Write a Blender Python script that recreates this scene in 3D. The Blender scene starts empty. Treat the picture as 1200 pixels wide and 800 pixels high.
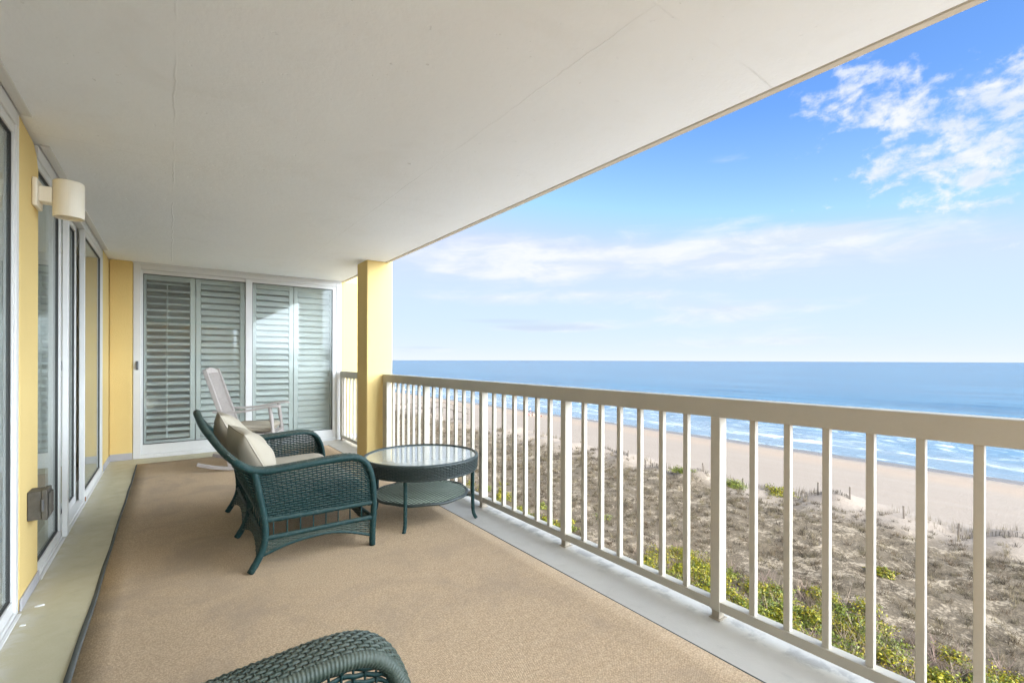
import bpy, math, random
import numpy as np
from mathutils import Vector, Matrix
random.seed(7); rng = np.random.default_rng(7)
R = math.radians
sc = bpy.context.scene
col = sc.collection

# ------------------------------------------------------------------ camera
CAMH, TH, FPX = 1.25, math.atan(401 / 550.0), 550.0
cam_d = bpy.data.cameras.new("camera"); cam = bpy.data.objects.new("camera", cam_d); col.objects.link(cam)
cam_d.sensor_width = 36.0; cam_d.lens = 36.0 * FPX / 1200.0
cam_d.shift_y = 21.3 / 1200.0; cam_d.clip_start = 0.02; cam_d.clip_end = 20000
cam.matrix_world = (Matrix.Translation((0, 0, CAMH)) @ Matrix.Rotation(-TH, 4, 'Z') @
                    Matrix.Rotation(R(90), 4, 'X') @ Matrix.Rotation(math.atan(0.0025), 4, 'Z'))
sc.camera = cam

# ------------------------------------------------------------------ light
SUN_EL, SUN_FROM = R(35), (-0.08, -1.0)            # the sun stands to the south, along the coast behind the camera
sd = bpy.data.lights.new("sun", 'SUN'); sun = bpy.data.objects.new("sun", sd); col.objects.link(sun)
sd.energy = 2.0; sd.angle = R(0.55); sd.color = (1.0, 0.955, 0.88)
n_ = math.hypot(*SUN_FROM)
to_sun = Vector((SUN_FROM[0] / n_ * math.cos(SUN_EL), SUN_FROM[1] / n_ * math.cos(SUN_EL), math.sin(SUN_EL)))
sun.rotation_euler = to_sun.to_track_quat('Z', 'Y').to_euler()
sun.location = to_sun * 60
sc.view_settings.view_transform = 'Standard'; sc.view_settings.look = 'None'
sc.view_settings.gamma = 1.0; sc.view_settings.use_curve_mapping = False
sc.view_settings.exposure = 2.97
sc.cycles.max_bounces = 14; sc.cycles.diffuse_bounces = 7; sc.cycles.glossy_bounces = 5
sc.cycles.transparent_max_bounces = 24; sc.cycles.transmission_bounces = 8
sc.cycles.use_denoising = True
sc.cycles.sample_clamp_indirect = 6.0

FV = np.array([math.sin(TH), math.cos(TH), 0]); RV = np.array([math.cos(TH), -math.sin(TH), 0])
def ray(px, py):                                     # direction of a photo pixel, used to measure the place
    dx, dy = px - 600.0, py - 421.3; c, s = math.cos(math.atan(.0025)), math.sin(math.atan(.0025))
    return FV + RV * (c * dx + s * dy) / FPX - np.array([0, 0, 1.]) * (-s * dx + c * dy) / FPX
def ground_pt(px, py, z):
    d = ray(px, py); t = (z - CAMH) / d[2]; return d[0] * t, d[1] * t

# ------------------------------------------------------------------ node helper
class NT:
    def __init__(s, tree): s.t = tree; s.n = tree.nodes; s.l = tree.links
    def node(s, typ, **kw):
        nd = s.n.new(typ)
        for k, v in kw.items():
            if k == 'i':
                for kk, vv in v.items(): s.put(nd.inputs[kk], vv)
            else: setattr(nd, k, v)
        return nd
    def put(s, sock, v):
        if isinstance(v, bpy.types.NodeSocket): s.l.new(v, sock)
        elif v is not None:
            if isinstance(v, (tuple, list)) and len(v) == 3 and sock.type == 'RGBA': v = (*v, 1)
            sock.default_value = v
    def m(s, op, a, b=None, c=None, clamp=False):
        nd = s.n.new('ShaderNodeMath'); nd.operation = op; nd.use_clamp = clamp
        for k, v in enumerate((a, b, c)):
            if v is not None: s.put(nd.inputs[k], v)
        return nd.outputs[0]
    def vm(s, op, a, b=None, out=0):
        nd = s.n.new('ShaderNodeVectorMath'); nd.operation = op
        s.put(nd.inputs[0], a)
        if b is not None: s.put(nd.inputs[1], b)
        return nd.outputs[out]
    def noise(s, vec, scale, detail=4, rough=0.55, dist=0.0, out='Fac'):
        nd = s.n.new('ShaderNodeTexNoise')
        if vec is not None: s.l.new(vec, nd.inputs['Vector'])
        nd.inputs['Scale'].default_value = scale; nd.inputs['Detail'].default_value = detail
        nd.inputs['Roughness'].default_value = rough; nd.inputs['Distortion'].default_value = dist
        return nd.outputs[out]
    def step(s, v, a, b, x=0.0, y=1.0):
        nd = s.n.new('ShaderNodeMapRange'); nd.interpolation_type = 'SMOOTHSTEP'
        s.put(nd.inputs['Value'], v)
        for k, q in zip(('From Min', 'From Max', 'To Min', 'To Max'), (a, b, x, y)): s.put(nd.inputs[k], q)
        return nd.outputs[0]
    def mix(s, f, a, b, mode='MIX'):
        nd = s.n.new('ShaderNodeMix'); nd.data_type = 'RGBA'; nd.blend_type = mode
        s.put(nd.inputs['Factor'], f); s.put(nd.inputs[6], a); s.put(nd.inputs[7], b)
        return nd.outputs[2]
    def ramp(s, v, stops):
        nd = s.n.new('ShaderNodeValToRGB'); s.l.new(v, nd.inputs[0]); cr = nd.color_ramp
        while len(cr.elements) < len(stops): cr.elements.new(0.5)
        for e, (p, c) in zip(cr.elements, stops): e.position = p; e.color = (*c, 1)
        return nd.outputs[0]
    def sep(s, v):
        nd = s.n.new('ShaderNodeSeparateXYZ'); s.l.new(v, nd.inputs[0]); return nd.outputs
    def comb(s, x, y, z):
        nd = s.n.new('ShaderNodeCombineXYZ')
        for k, v in enumerate((x, y, z)): s.put(nd.inputs[k], v)
        return nd.outputs[0]
    def bump(s, h, strength=0.3, dist=0.01, normal=None):
        nd = s.n.new('ShaderNodeBump'); s.l.new(h, nd.inputs['Height'])
        nd.inputs['Strength'].default_value = strength; nd.inputs['Distance'].default_value = dist
        if normal is not None: s.l.new(normal, nd.inputs['Normal'])
        return nd.outputs[0]

# ------------------------------------------------------------------ sky
world = bpy.data.worlds.new("World"); sc.world = world; world.use_nodes = True
w = NT(world.node_tree); w.n.clear()
sky = w.node('ShaderNodeTexSky', sky_type='NISHITA')
sky.sun_disc = False; sky.sun_elevation = SUN_EL
sky.sun_rotation = math.atan2(to_sun.x, to_sun.y)
sky.altitude = 0; sky.air_density = 1.0; sky.dust_density = 0.6; sky.ozone_density = 2.0
d = w.vm('NORMALIZE', w.node('ShaderNodeTexCoord').outputs['Generated'])
dx, dy, dz = w.sep(d)
el = w.m('ARCSINE', dz); az = w.m('ARCTAN2', dx, dy)
inv = w.m('DIVIDE', 1.0, w.m('ADD', w.m('MAXIMUM', dz, 0.0), 0.06))
pc = w.comb(w.m('MULTIPLY', dx, inv), w.m('MULTIPLY', dy, inv), 0.0)
# stretch along the line of the far streaks
pr_ = w.comb(w.m('MULTIPLY', az, 1.0), w.m('MULTIPLY', el, 3.4), 0.3)
f1 = w.noise(pr_, 7.0, 9, 0.60, 0.5)
f2 = w.noise(w.vm('ADD', w.vm('MULTIPLY', pr_, (1.0, .75, 1.0)), (3.1, 1.7, 0.0)), 13.0, 9, 0.58, 0.6)
f3 = w.noise(w.comb(az, w.m('MULTIPLY', el, 9.0), 1.3), 3.2, 8, 0.55, 0.3)
f4 = w.noise(w.comb(az, w.m('MULTIPLY', el, 1.55), 2.7), 15.0, 9, 0.57, 0.35)
f5 = w.noise(w.comb(az, w.m('MULTIPLY', el, 1.3), 5.7), 42.0, 6, 0.6, 0.2)
def blob(px, py, sx, sy, wt, tilt=0.0):
    v = ray(px, py); a0 = math.atan2(v[0], v[1]); e0 = math.atan2(v[2], math.hypot(v[0], v[1]))
    k = 1.0 / math.hypot(550, px - 600)
    da = w.m('SUBTRACT', az, a0); de = w.m('SUBTRACT', el, e0)
    de = w.m('SUBTRACT', de, w.m('MULTIPLY', da, tilt))
    a = w.m('POWER', w.m('DIVIDE', da, sx * k), 2.0); b = w.m('POWER', w.m('DIVIDE', de, sy * k), 2.0)
    return w.m('MULTIPLY', w.m('EXPONENT', w.m('MULTIPLY', w.m('ADD', a, b), -1.0)), wt)
def total(vals):
    t = vals[0]
    for v in vals[1:]: t = w.m('ADD', t, v)
    return t
puffy = total([blob(*a) for a in [(985, 110, 62, 44, 1.0), (1070, 108, 40, 24, .9), (1090, 180, 105, 46, 1.25), (1170, 150, 70, 46, 1.2),
                                  (1095, 238, 34, 12, .9), (1170, 228, 60, 28, .95), (1195, 80, 40, 40, .6), (1190, 290, 50, 14, .7)]])
wisp = total([blob(*a) for a in [(890, 287, 125, 26, 1.1), (1060, 282, 110, 20, .75), (640, 312, 160, 26, .95), (560, 300, 110, 24, .7), (860, 366, 130, 17, .85),
                                 (640, 350, 210, 12, .55), (620, 385, 120, 8, .8), (500, 410, 80, 5, .6), (900, 402, 250, 10, .5)]])
gen = w.step(el, 0.72, 0.95, 0.0, 0.55)               # scattered cloud high overhead
behind = w.m('MULTIPLY', w.step(dy, -0.02, -0.35), 0.3)
cover_p = w.m('MINIMUM', w.m('ADD', puffy, w.m('MAXIMUM', gen, behind)), 1.0)
dens_p = w.step(w.m('ADD', w.m('ADD', w.m('MULTIPLY', cover_p, 0.36), w.m('MULTIPLY', f4, 1.05)), w.m('MULTIPLY', f5, 0.55)), 1.06, 1.36)
dens_w = w.step(w.m('ADD', w.m('MULTIPLY', w.m('MINIMUM', wisp, 1.0), 0.5), w.m('ADD', w.m('MULTIPLY', f3, 0.75), w.m('MULTIPLY', f2, 0.45))), 0.74, 1.20)
dens = w.m('MAXIMUM', w.m('MULTIPLY', dens_p, 0.95), w.m('MULTIPLY', dens_w, 0.92))
shade = w.step(f1, 0.35, 0.62)
SKY_STR = 0.05
FILL_VEIL = 42.0
hs = w.node('ShaderNodeHueSaturation', i={'Saturation': 1.26, 'Value': 0.80, 'Color': w.mix(1.0, sky.outputs[0], (2.35, 2.86, 3.3), 'DARKEN')})
cloud_c = w.mix(shade, (1.95, 2.18, 2.5), (2.5, 2.56, 2.63))
glow = w.m('MULTIPLY', w.step(dy, -0.05, -0.55), w.step(el, 0.02, 0.25))
glow = w.m('MAXIMUM', glow, w.m('MULTIPLY', w.step(el, 0.75, 1.0), 0.6))
cloud_c = w.mix(glow, cloud_c, (9.5, 9.4, 9.2))         # out-of-view cloud near the sun and overhead brightened to help light the balcony
haze_f = w.m('MULTIPLY', w.m('EXPONENT', w.m('MULTIPLY', w.m('MAXIMUM', el, 0.0), -1.0 / 0.055)), 0.9)
clear = w.mix(haze_f, w.mix(1.0, hs.outputs[0], w.mix(w.step(el, .06, .28), (1.0, 1.0, 1.0), (1.02, .90, 1.0)), 'MULTIPLY'), (2.35, 2.5, 2.68))
skyc = w.mix(dens, clear, cloud_c)
grey = total([blob(*a) for a in [(640, 384, 95, 5, 1.0), (500, 407, 70, 4, .8), (590, 376, 80, 4, .7), (620, 331, 120, 6, .6), (1000, 392, 150, 4, .5)]])
skyc = w.mix(w.m('MULTIPLY', w.step(w.m('ADD', w.m('MULTIPLY', grey, .6), w.m('MULTIPLY', f3, .7)), .62, 1.0), .7), skyc, (1.65, 1.95, 2.45))   # thin grey streaks low over the sea
# added fill: very bright southern sky, out of view, lights the shaded balcony
fill_veil = w.m('MULTIPLY', w.step(w.m('ADD', dy, w.m('MULTIPLY', w.m('SUBTRACT', w.m('ADD', w.m('MULTIPLY', f4, .5), w.m('MULTIPLY', f1, .5)), 0.5), 0.40)), 0.10, -0.42), w.step(dz, -0.01, 0.03))
fill_veil = w.m('MULTIPLY', w.m('POWER', fill_veil, 1.8), w.step(el, 1.1, 0.5))
skyc = w.mix(fill_veil, skyc, w.mix(w.step(f1, 0.3, 0.7), (FILL_VEIL * .62, FILL_VEIL * .70, FILL_VEIL * .82), (FILL_VEIL * .88, FILL_VEIL * .985, FILL_VEIL * 1.10)))
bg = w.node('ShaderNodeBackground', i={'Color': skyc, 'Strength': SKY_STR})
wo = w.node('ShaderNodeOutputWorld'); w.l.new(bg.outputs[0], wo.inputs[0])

# ------------------------------------------------------------------ object helpers
def tag(o, label=None, cat=None, group=None, kind=None):
    if label: o['label'] = label
    if cat: o['category'] = cat
    if group: o['group'] = group
    if kind: o['kind'] = kind
    return o
def empty(name, loc=(0, 0, 0), rz=0.0, label=None, cat=None, group=None):
    o = bpy.data.objects.new(name, None); col.objects.link(o); o.empty_display_size = 0.1
    o.location = loc; o.rotation_euler = (0, 0, rz)
    return tag(o, label, cat, group)
class MB:
    def __init__(s): s.v = []; s.f = []; s.c = []
    def add(s, verts, faces):
        b = len(s.v); s.v.extend([tuple(map(float, q)) for q in verts]); s.f.extend([tuple(b + i for i in fc) for fc in faces]); return s
    def box(s, a, b):
        x0, y0, z0 = [min(p, q) for p, q in zip(a, b)]; x1, y1, z1 = [max(p, q) for p, q in zip(a, b)]
        return s.add([(x0, y0, z0), (x1, y0, z0), (x1, y1, z0), (x0, y1, z0), (x0, y0, z1), (x1, y0, z1), (x1, y1, z1), (x0, y1, z1)],
                     [(3, 2, 1, 0), (4, 5, 6, 7), (0, 1, 5, 4), (1, 2, 6, 5), (2, 3, 7, 6), (3, 0, 4, 7)])
    def bar(s, p, q, wd, ht, up=(0, 0, 1)):           # rectangular bar between two points
        p, q = Vector(p), Vector(q); t = (q - p).normalized(); sd_ = t.cross(Vector(up))
        if sd_.length < 1e-4: sd_ = t.cross(Vector((1, 0, 0)))
        sd_.normalize(); u = sd_.cross(t).normalized(); vs = []
        for c in (p, q):
            for a, b in ((-1, -1), (1, -1), (1, 1), (-1, 1)): vs.append(c + sd_ * a * wd / 2 + u * b * ht / 2)
        return s.add(vs, [(0, 1, 2, 3), (7, 6, 5, 4), (0, 4, 5, 1), (1, 5, 6, 2), (2, 6, 7, 3), (3, 7, 4, 0)])
    def tube(s, pts, rad, n=8, closed=False, flat=1.0):
        P = [Vector(p) for p in pts]; N = len(P)
        rad = [rad] * N if isinstance(rad, (int, float)) else rad
        T = []
        for i in range(N):
            a = P[(i - 1) % N] if (closed or i > 0) else P[i]; b = P[(i + 1) % N] if (closed or i < N - 1) else P[i]
            T.append((b - a).normalized())
        ref = Vector((0, 0, 1)) if abs(T[0].z) < 0.9 else Vector((1, 0, 0))
        u = (ref - T[0] * ref.dot(T[0])).normalized(); vs = []; fs = []
        for i in range(N):
            u = (u - T[i] * u.dot(T[i])).normalized(); b = T[i].cross(u)
            for k in range(n):
                a = 2 * math.pi * k / n; vs.append(P[i] + (u * math.cos(a) * flat + b * math.sin(a)) * rad[i])
        for i in range(N if closed else N - 1):
            j = (i + 1) % N
            for k in range(n):
                l = (k + 1) % n; fs.append((i * n + k, i * n + l, j * n + l, j * n + k))
        if not closed: fs.append(tuple(range(n - 1, -1, -1))); fs.append(tuple((N - 1) * n + k for k in range(n)))
        return s.add(vs, fs)
    def lathe(s, prof, n=32, c=(0, 0, 0), closed=False):
        vs = []; fs = []; m = len(prof)
        for (r, z) in prof:
            for k in range(n):
                a = 2 * math.pi * k / n; vs.append((c[0] + r * math.cos(a), c[1] + r * math.sin(a), c[2] + z))
        for i in range(m if closed else m - 1):
            j = (i + 1) % m
            for k in range(n):
                l = (k + 1) % n; fs.append((i * n + k, i * n + l, j * n + l, j * n + k))
        return s.add(vs, fs)
    def build(s, name, mat=None, parent=None, smooth=False, bevel=0.0, loc=None):
        me = bpy.data.meshes.new(name); me.from_pydata(s.v, [], s.f); me.update()
        o = bpy.data.objects.new(name, me); col.objects.link(o)
        if mat: me.materials.append(mat)
        if smooth: me.polygons.foreach_set('use_smooth', [True] * len(me.polygons))
        if parent: o.parent = parent
        if loc: o.location = loc
        if bevel:
            md = o.modifiers.new('bevel', 'BEVEL'); md.width = bevel; md.segments = 2; md.limit_method = 'ANGLE'; md.angle_limit = R(40)
            md.harden_normals = False
        return o
def np_mesh(name, verts, nper, colr=None, mat=None, parent=None):
    """many separate polygons of nper corners; colr is one colour per polygon"""
    verts = np.asarray(verts, np.float32).reshape(-1, 3); n = len(verts); k = n // nper
    me = bpy.data.meshes.new(name); me.vertices.add(n); me.vertices.foreach_set('co', verts.ravel())
    me.loops.add(n); me.loops.foreach_set('vertex_index', np.arange(n, dtype=np.int32))
    me.polygons.add(k); me.polygons.foreach_set('loop_start', np.arange(0, n, nper, dtype=np.int32))
    me.update(calc_edges=True)
    if colr is not None:
        at = me.color_attributes.new('Col', 'FLOAT_COLOR', 'POINT')
        c = np.ones((n, 4), np.float32); c[:, :3] = np.repeat(np.asarray(colr, np.float32), nper, axis=0); at.data.foreach_set('color', c.ravel())
    o = bpy.data.objects.new(name, me); col.objects.link(o)
    if mat: me.materials.append(mat)
    if parent: o.parent = parent
    return o
def spline(P, per=6):
    P = [np.array(p, float) for p in P]; out = []
    for i in range(len(P) - 1):
        p0 = P[max(i - 1, 0)]; p1 = P[i]; p2 = P[i + 1]; p3 = P[min(i + 2, len(P) - 1)]
        for k in range(per):
            t = k / per
            out.append(0.5 * ((2 * p1) + (-p0 + p2) * t + (2 * p0 - 5 * p1 + 4 * p2 - p3) * t * t + (-p0 + 3 * p1 - 3 * p2 + p3) * t ** 3))
    out.append(P[-1]); return out
def resample(P, step):
    P = np.array(P, float); L = np.concatenate([[0], np.cumsum(np.linalg.norm(np.diff(P, axis=0), axis=1))])
    n = max(2, int(L[-1] / step)); t = np.linspace(0, L[-1], n)
    return np.stack([np.interp(t, L, P[:, k]) for k in range(3)], 1)

# ------------------------------------------------------------------ materials
def mat(name, base, rough=0.6, spec=0.5, build=None):
    m = bpy.data.materials.new(name); m.use_nodes = True; t = NT(m.node_tree)
    b = t.n['Principled BSDF']; b.inputs['Base Color'].default_value = (*base, 1); b.inputs['Roughness'].default_value = rough
    b.inputs['Specular IOR Level'].default_value = spec
    if build: build(t, b, t.node('ShaderNodeTexCoord').outputs['Object'])
    return m
def varied(c, amt=0.12, scale=3.0, bump=0.15, bscale=60, bdist=0.003, grime=0.0):
    def f(t, b, P):
        n1 = t.noise(P, scale, 5, 0.6); n2 = t.noise(P, bscale, 3, 0.6)
        lo = tuple(x * (1 - amt) for x in c); hi = tuple(min(1, x * (1 + amt)) for x in c)
        cc = t.mix(n1, lo, hi)
        cc = t.mix(t.m('MULTIPLY', n2, 0.25), cc, tuple(x * 0.75 for x in c))
        if grime:
            g = t.step(t.noise(P, scale * 0.7, 8, 0.7, 0.6), 0.52, 0.75)
            cc = t.mix(t.m('MULTIPLY', g, grime), cc, tuple(x * 0.55 for x in c))
        t.l.new(cc, b.inputs['Base Color'])
        t.l.new(t.bump(n2, bump, bdist), b.inputs['Normal'])
    return f
M = {}
M['yellow'] = mat('yellow_stucco', (.73, .545, .225), .85, .2, varied((.73, .545, .225), .05, 1.5, .5, 90, .006, .09))
M['white_metal'] = mat('white_aluminium', (.68, .675, .65), .42, .45, varied((.68, .675, .65), .04, 4, .05, 40, .002, .12))
M['rail'] = mat('painted_rail', (.465, .425, .345), .45, .4, varied((.465, .425, .345), .07, 5, .10, 90, .002, .24))
M['rail_foot'] = mat('stained_rail_foot', (.34, .29, .22), .7, .3, varied((.34, .29, .22), .25, 20, .2, 90, .002, .6))
M['fascia'] = mat('fascia_paint', (.62, .56, .47), .8, .2, varied((.62, .56, .47), .08, 4, .1, 60))
M['gasket'] = mat('dark_gasket', (.03, .03, .028), .6)
M['grey_strip'] = mat('grey_flashing', (.42, .41, .42), .7, .3, varied((.42, .41, .42), .12, 6, .1, 50, .002, .5))
M['shutter'] = mat('shutter_paint', (.57, .585, .56), .45, .3, varied((.57, .585, .56), .03, 3, .03, 40))
M['lamp'] = mat('cream_lamp', (.86, .80, .66), .4, .4, varied((.86, .80, .66), .03, 5, .03, 40))
M['box'] = mat('weathered_box', (.085, .077, .062), .7, .3, varied((.085, .077, .062), .5, 30, .3, 80, .003, .75))
M['rust'] = mat('rust', (.30, .12, .04), .9)
M['binding'] = mat('rug_binding', (.105, .11, .10), .9, .2, varied((.105, .11, .10), .4, 9, .3, 120, .003, .5))
M['fabric'] = mat('cream_fabric', (.41, .36, .275), .95, .1, varied((.41, .36, .275), .05, 5, .35, 450, .001, .10))
M['piping'] = mat('cream_piping', (.42, .37, .29), .95, .1)
M['old_wood'] = mat('weathered_white_wood', (.42, .375, .34), .8, .2, varied((.42, .375, .34), .16, 14, .25, 90, .002, .35))
M['interior'] = mat('interior_paint', (.68, .67, .62), .9)
M['interior_floor'] = mat('interior_floor', (.32, .26, .2), .5)
M['latch'] = mat('latch_metal', (.10, .10, .10), .4)
M['post_wood'] = mat('grey_post_wood', (.075, .062, .05), .9, .2, varied((.075, .062, .05), .25, 8, .3, 40))
M['nb_wall'] = mat('neighbour_stucco', (.72, .52, .24), .85)
M['nb_roof'] = mat('green_metal_roof', (.16, .36, .28), .85, .15)
M['dark_glass'] = mat('dark_window', (.05, .07, .08), .08, .6)
M['skin'] = mat('skin', (.45, .28, .2), .6)
for nm, c in (('cloth_maroon', (.22, .05, .07)), ('cloth_navy', (.02, .03, .07)), ('cloth_black', (.015, .015, .02)), ('cloth_white', (.75, .75, .75)), ('cloth_red', (.42, .1, .09)), ('hair', (.05, .03, .02))):
    M[nm] = mat(nm, c, .85)

def ceil_f(t, b, P):
    x, y, z = t.sep(P)
    wob = t.m('MULTIPLY', t.m('SUBTRACT', t.noise(P, 5, 4, .6), 0.5), 0.035)
    xw = t.m('ADD', x, wob); yw = t.m('ADD', y, wob)
    brk = t.step(t.noise(P, 1.7, 3, .6), .40, .60)
    seam = None
    for ax, c in ((xw, 0.016), (xw, 1.335), (yw, 3.55), (yw, 6.15), (yw, 1.0)):
        d_ = t.m('ABSOLUTE', t.m('SUBTRACT', ax, c))
        s_ = t.step(d_, 0.001, 0.006, 1.0, 0.0)
        seam = s_ if seam is None else t.m('MAXIMUM', seam, s_)
    seam = t.m('MULTIPLY', seam, brk)
    big = t.noise(P, 0.8, 5, .6); fine = t.noise(P, 38, 5, .65); mid = t.noise(P, 7, 5, .6)
    pits = t.step(t.noise(P, 24, 2, .5), .70, .76)
    stain = t.step(t.noise(P, 1.9, 8, .68, .7), .50, .72)
    cc = t.mix(big, (.83, .85, .875), (.89, .91, .935)); cc = t.mix(t.m('MULTIPLY', stain, .10), cc, (.60, .58, .53))
    cc = t.mix(t.m('MULTIPLY', seam, 0.16), cc, (.50, .49, .47))
    cc = t.mix(t.m('MULTIPLY', t.m('MULTIPLY', pits, t.step(mid, .5, .62)), 0.45), cc, (.45, .44, .42))
    t.l.new(cc, b.inputs['Base Color'])
    h = t.m('ADD', t.m('ADD', t.m('MULTIPLY', fine, 0.40), t.m('MULTIPLY', mid, 0.75)), t.m('MULTIPLY', seam, 0.45))
    h = t.m('SUBTRACT', h, t.m('MULTIPLY', pits, .5))
    t.l.new(t.bump(h, 0.45, 0.012), b.inputs['Normal'])
M['ceiling'] = mat('painted_concrete_ceiling', (.8, .8, .78), .85, .2, ceil_f)

def floor_f(t, b, P):
    x, y, z = t.sep(P)
    n1 = t.noise(P, 1.1, 6, .6); n2 = t.noise(P, 9, 7, .65, .4); n3 = t.noise(P, 120, 3, .6)
    cc = t.mix(n1, (.42, .375, .245), (.49, .44, .295))
    side = t.step(x, 1.2, 1.9)                         # daylight tone painted in: the same coat turns paler and greyer towards the rail
    cc = t.mix(side, cc, t.mix(n1, (.46, .425, .36), (.53, .495, .425)))
    cc = t.mix(t.m('MULTIPLY', t.step(n2, .55, .78), .40), cc, (.33, .31, .27))
    edge = t.m('MULTIPLY', t.step(t.m('ABSOLUTE', t.m('SUBTRACT', x, 2.155)), .015, .075, 1.0, 0.0), t.step(n2, .44, .60))
    cc = t.mix(t.m('MULTIPLY', edge, .6), cc, (.22, .21, .19))
    wall = t.m('MULTIPLY', t.step(x, -.585, -.47, 1.0, 0.0), t.step(n2, .40, .62))
    cc = t.mix(t.m('MULTIPLY', wall, .5), cc, (.62, .60, .57))
    t.l.new(cc, b.inputs['Base Color'])
    t.l.new(t.bump(t.m('ADD', n3, t.m('MULTIPLY', n2, .8)), .25, .003), b.inputs['Normal'])
    t.put(b.inputs['Roughness'], t.step(n2, .3, .7, .42, .7))
M['floor'] = mat('coated_concrete_floor', (.5, .48, .42), .55, .4, floor_f)

def rug_f(t, b, P):
    x, y, z = t.sep(P)
    sx = t.m('SINE', t.m('MULTIPLY', x, 2 * math.pi / 0.011)); sy = t.m('SINE', t.m('MULTIPLY', y, 2 * math.pi / 0.0085))
    weave = t.m('MULTIPLY', sx, sy)
    n0 = t.noise(P, 0.55, 5, .6, .5); n1 = t.noise(P, 2.2, 7, .65, .6); n2 = t.noise(P, 130, 3, .7); n3 = t.noise(t.vm('MULTIPLY', P, (1, 14, 1)), 8, 3, .6)
    cc = t.mix(t.step(n2, .28, .72), (.34, .235, .135), (.68, .50, .32))
    cc = t.mix(t.m('MULTIPLY', t.step(t.noise(P, 150, 2, .5), .40, .64), .35), cc, (.40, .285, .172))
    cc = t.mix(t.m('MULTIPLY', t.step(n3, .4, .7), .25), cc, (.56, .44, .305))
    cc = t.mix(t.m('MULTIPLY', t.step(weave, -.2, -.9), .35), cc, (.17, .12, .08))
    dirt_tone = t.m('ADD', t.m('MULTIPLY', t.step(x, 1.1, -.3), .35), t.m('MULTIPLY', t.step(n1, .44, .68), .62))  # noise stains, plus a darker tone towards the wall
    cc = t.mix(t.m('MULTIPLY', dirt_tone, t.step(n0, .25, .6, .25, .85)), cc, (.315, .24, .172))
    t.l.new(cc, b.inputs['Base Color'])
    t.l.new(t.bump(t.m('ADD', t.m('MULTIPLY', weave, .3), n2), .55, .004), b.inputs['Normal'])
M['rug'] = mat('sisal_rug', (.4, .3, .2), .95, .08, rug_f)

def wicker_f(c1, c2, top_pale):
    def f(t, b, P):
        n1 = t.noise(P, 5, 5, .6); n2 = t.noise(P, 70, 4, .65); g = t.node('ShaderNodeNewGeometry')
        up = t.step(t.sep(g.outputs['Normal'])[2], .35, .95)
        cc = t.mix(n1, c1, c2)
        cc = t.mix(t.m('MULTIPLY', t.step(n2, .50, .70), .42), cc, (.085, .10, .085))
        cc = t.mix(t.m('MULTIPLY', t.m('MULTIPLY', up, top_pale), t.step(t.noise(P, 16, 5, .6), .2, .65)), cc, (.15, .16, .125))   # paler grey-green mixed onto upward-facing strands
        t.l.new(cc, b.inputs['Base Color']); t.l.new(t.bump(n2, .25, .002), b.inputs['Normal'])
    return f
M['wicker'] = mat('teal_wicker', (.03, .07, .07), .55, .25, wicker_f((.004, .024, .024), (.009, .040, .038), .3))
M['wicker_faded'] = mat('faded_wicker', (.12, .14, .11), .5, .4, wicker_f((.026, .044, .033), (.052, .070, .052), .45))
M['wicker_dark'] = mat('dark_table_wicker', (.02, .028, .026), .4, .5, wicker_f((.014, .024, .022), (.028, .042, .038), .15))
M['wicker_shelf'] = mat('grey_shelf_wicker', (.2, .23, .18), .5, .4, wicker_f((.24, .29, .22), (.34, .385, .31), .0))
def tt_f(t, b, P):
    n = t.noise(P, 9, 4, .6); t.l.new(t.mix(n, (.34, .39, .35), (.43, .47, .43)), b.inputs['Base Color'])
    t.l.new(t.bump(t.noise(P, 30, 3, .5), .05, .004), b.inputs['Normal'])
    b.inputs['Coat Weight'].default_value = 1.0; b.inputs['Coat Roughness'].default_value = .03; b.inputs['Coat IOR'].default_value = 1.8
M['table_glass'] = mat('frosted_table_glass', (.45, .5, .46), .25, .6, tt_f)

def glass_mat(name, tint, ior=1.34, rough=0.0):
    m = bpy.data.materials.new(name); m.use_nodes = True; t = NT(m.node_tree); t.n.clear()
    bf = t.node('ShaderNodeNewGeometry').outputs['Backfacing']
    fr = t.node('ShaderNodeFresnel', i={'IOR': t.step(bf, 0, 1, ior, 1 / ior)})   # a thin pane: the same reflection from either side
    wv = t.noise(t.node('ShaderNodeTexCoord').outputs['Object'], 1.6, 2, .4)
    bm_ = t.bump(wv, .04, .02)
    tr = t.node('ShaderNodeBsdfTransparent', i={'Color': tint}); gl = t.node('ShaderNodeBsdfGlossy', i={'Color': (.93, .97, .95), 'Roughness': rough, 'Normal': bm_})
    mx = t.node('ShaderNodeMixShader'); t.l.new(fr.outputs[0], mx.inputs[0]); t.l.new(tr.outputs[0], mx.inputs[1]); t.l.new(gl.outputs[0], mx.inputs[2])
    df = t.node('ShaderNodeBsdfDiffuse', i={'Color': (.70, .76, .72)}); salt = t.noise(t.node('ShaderNodeTexCoord').outputs['Object'], 3.0, 6, .65)
    m2 = t.node('ShaderNodeMixShader'); t.l.new(t.step(salt, .2, .8, .03, .08), m2.inputs[0]); t.l.new(mx.outputs[0], m2.inputs[1]); t.l.new(df.outputs[0], m2.inputs[2])   # dried salt on the panes
    o = t.node('ShaderNodeOutputMaterial'); t.l.new(m2.outputs[0], o.inputs[0]); return m
M['glass'] = glass_mat('door_glass', (.94, .96, .948))

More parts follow.
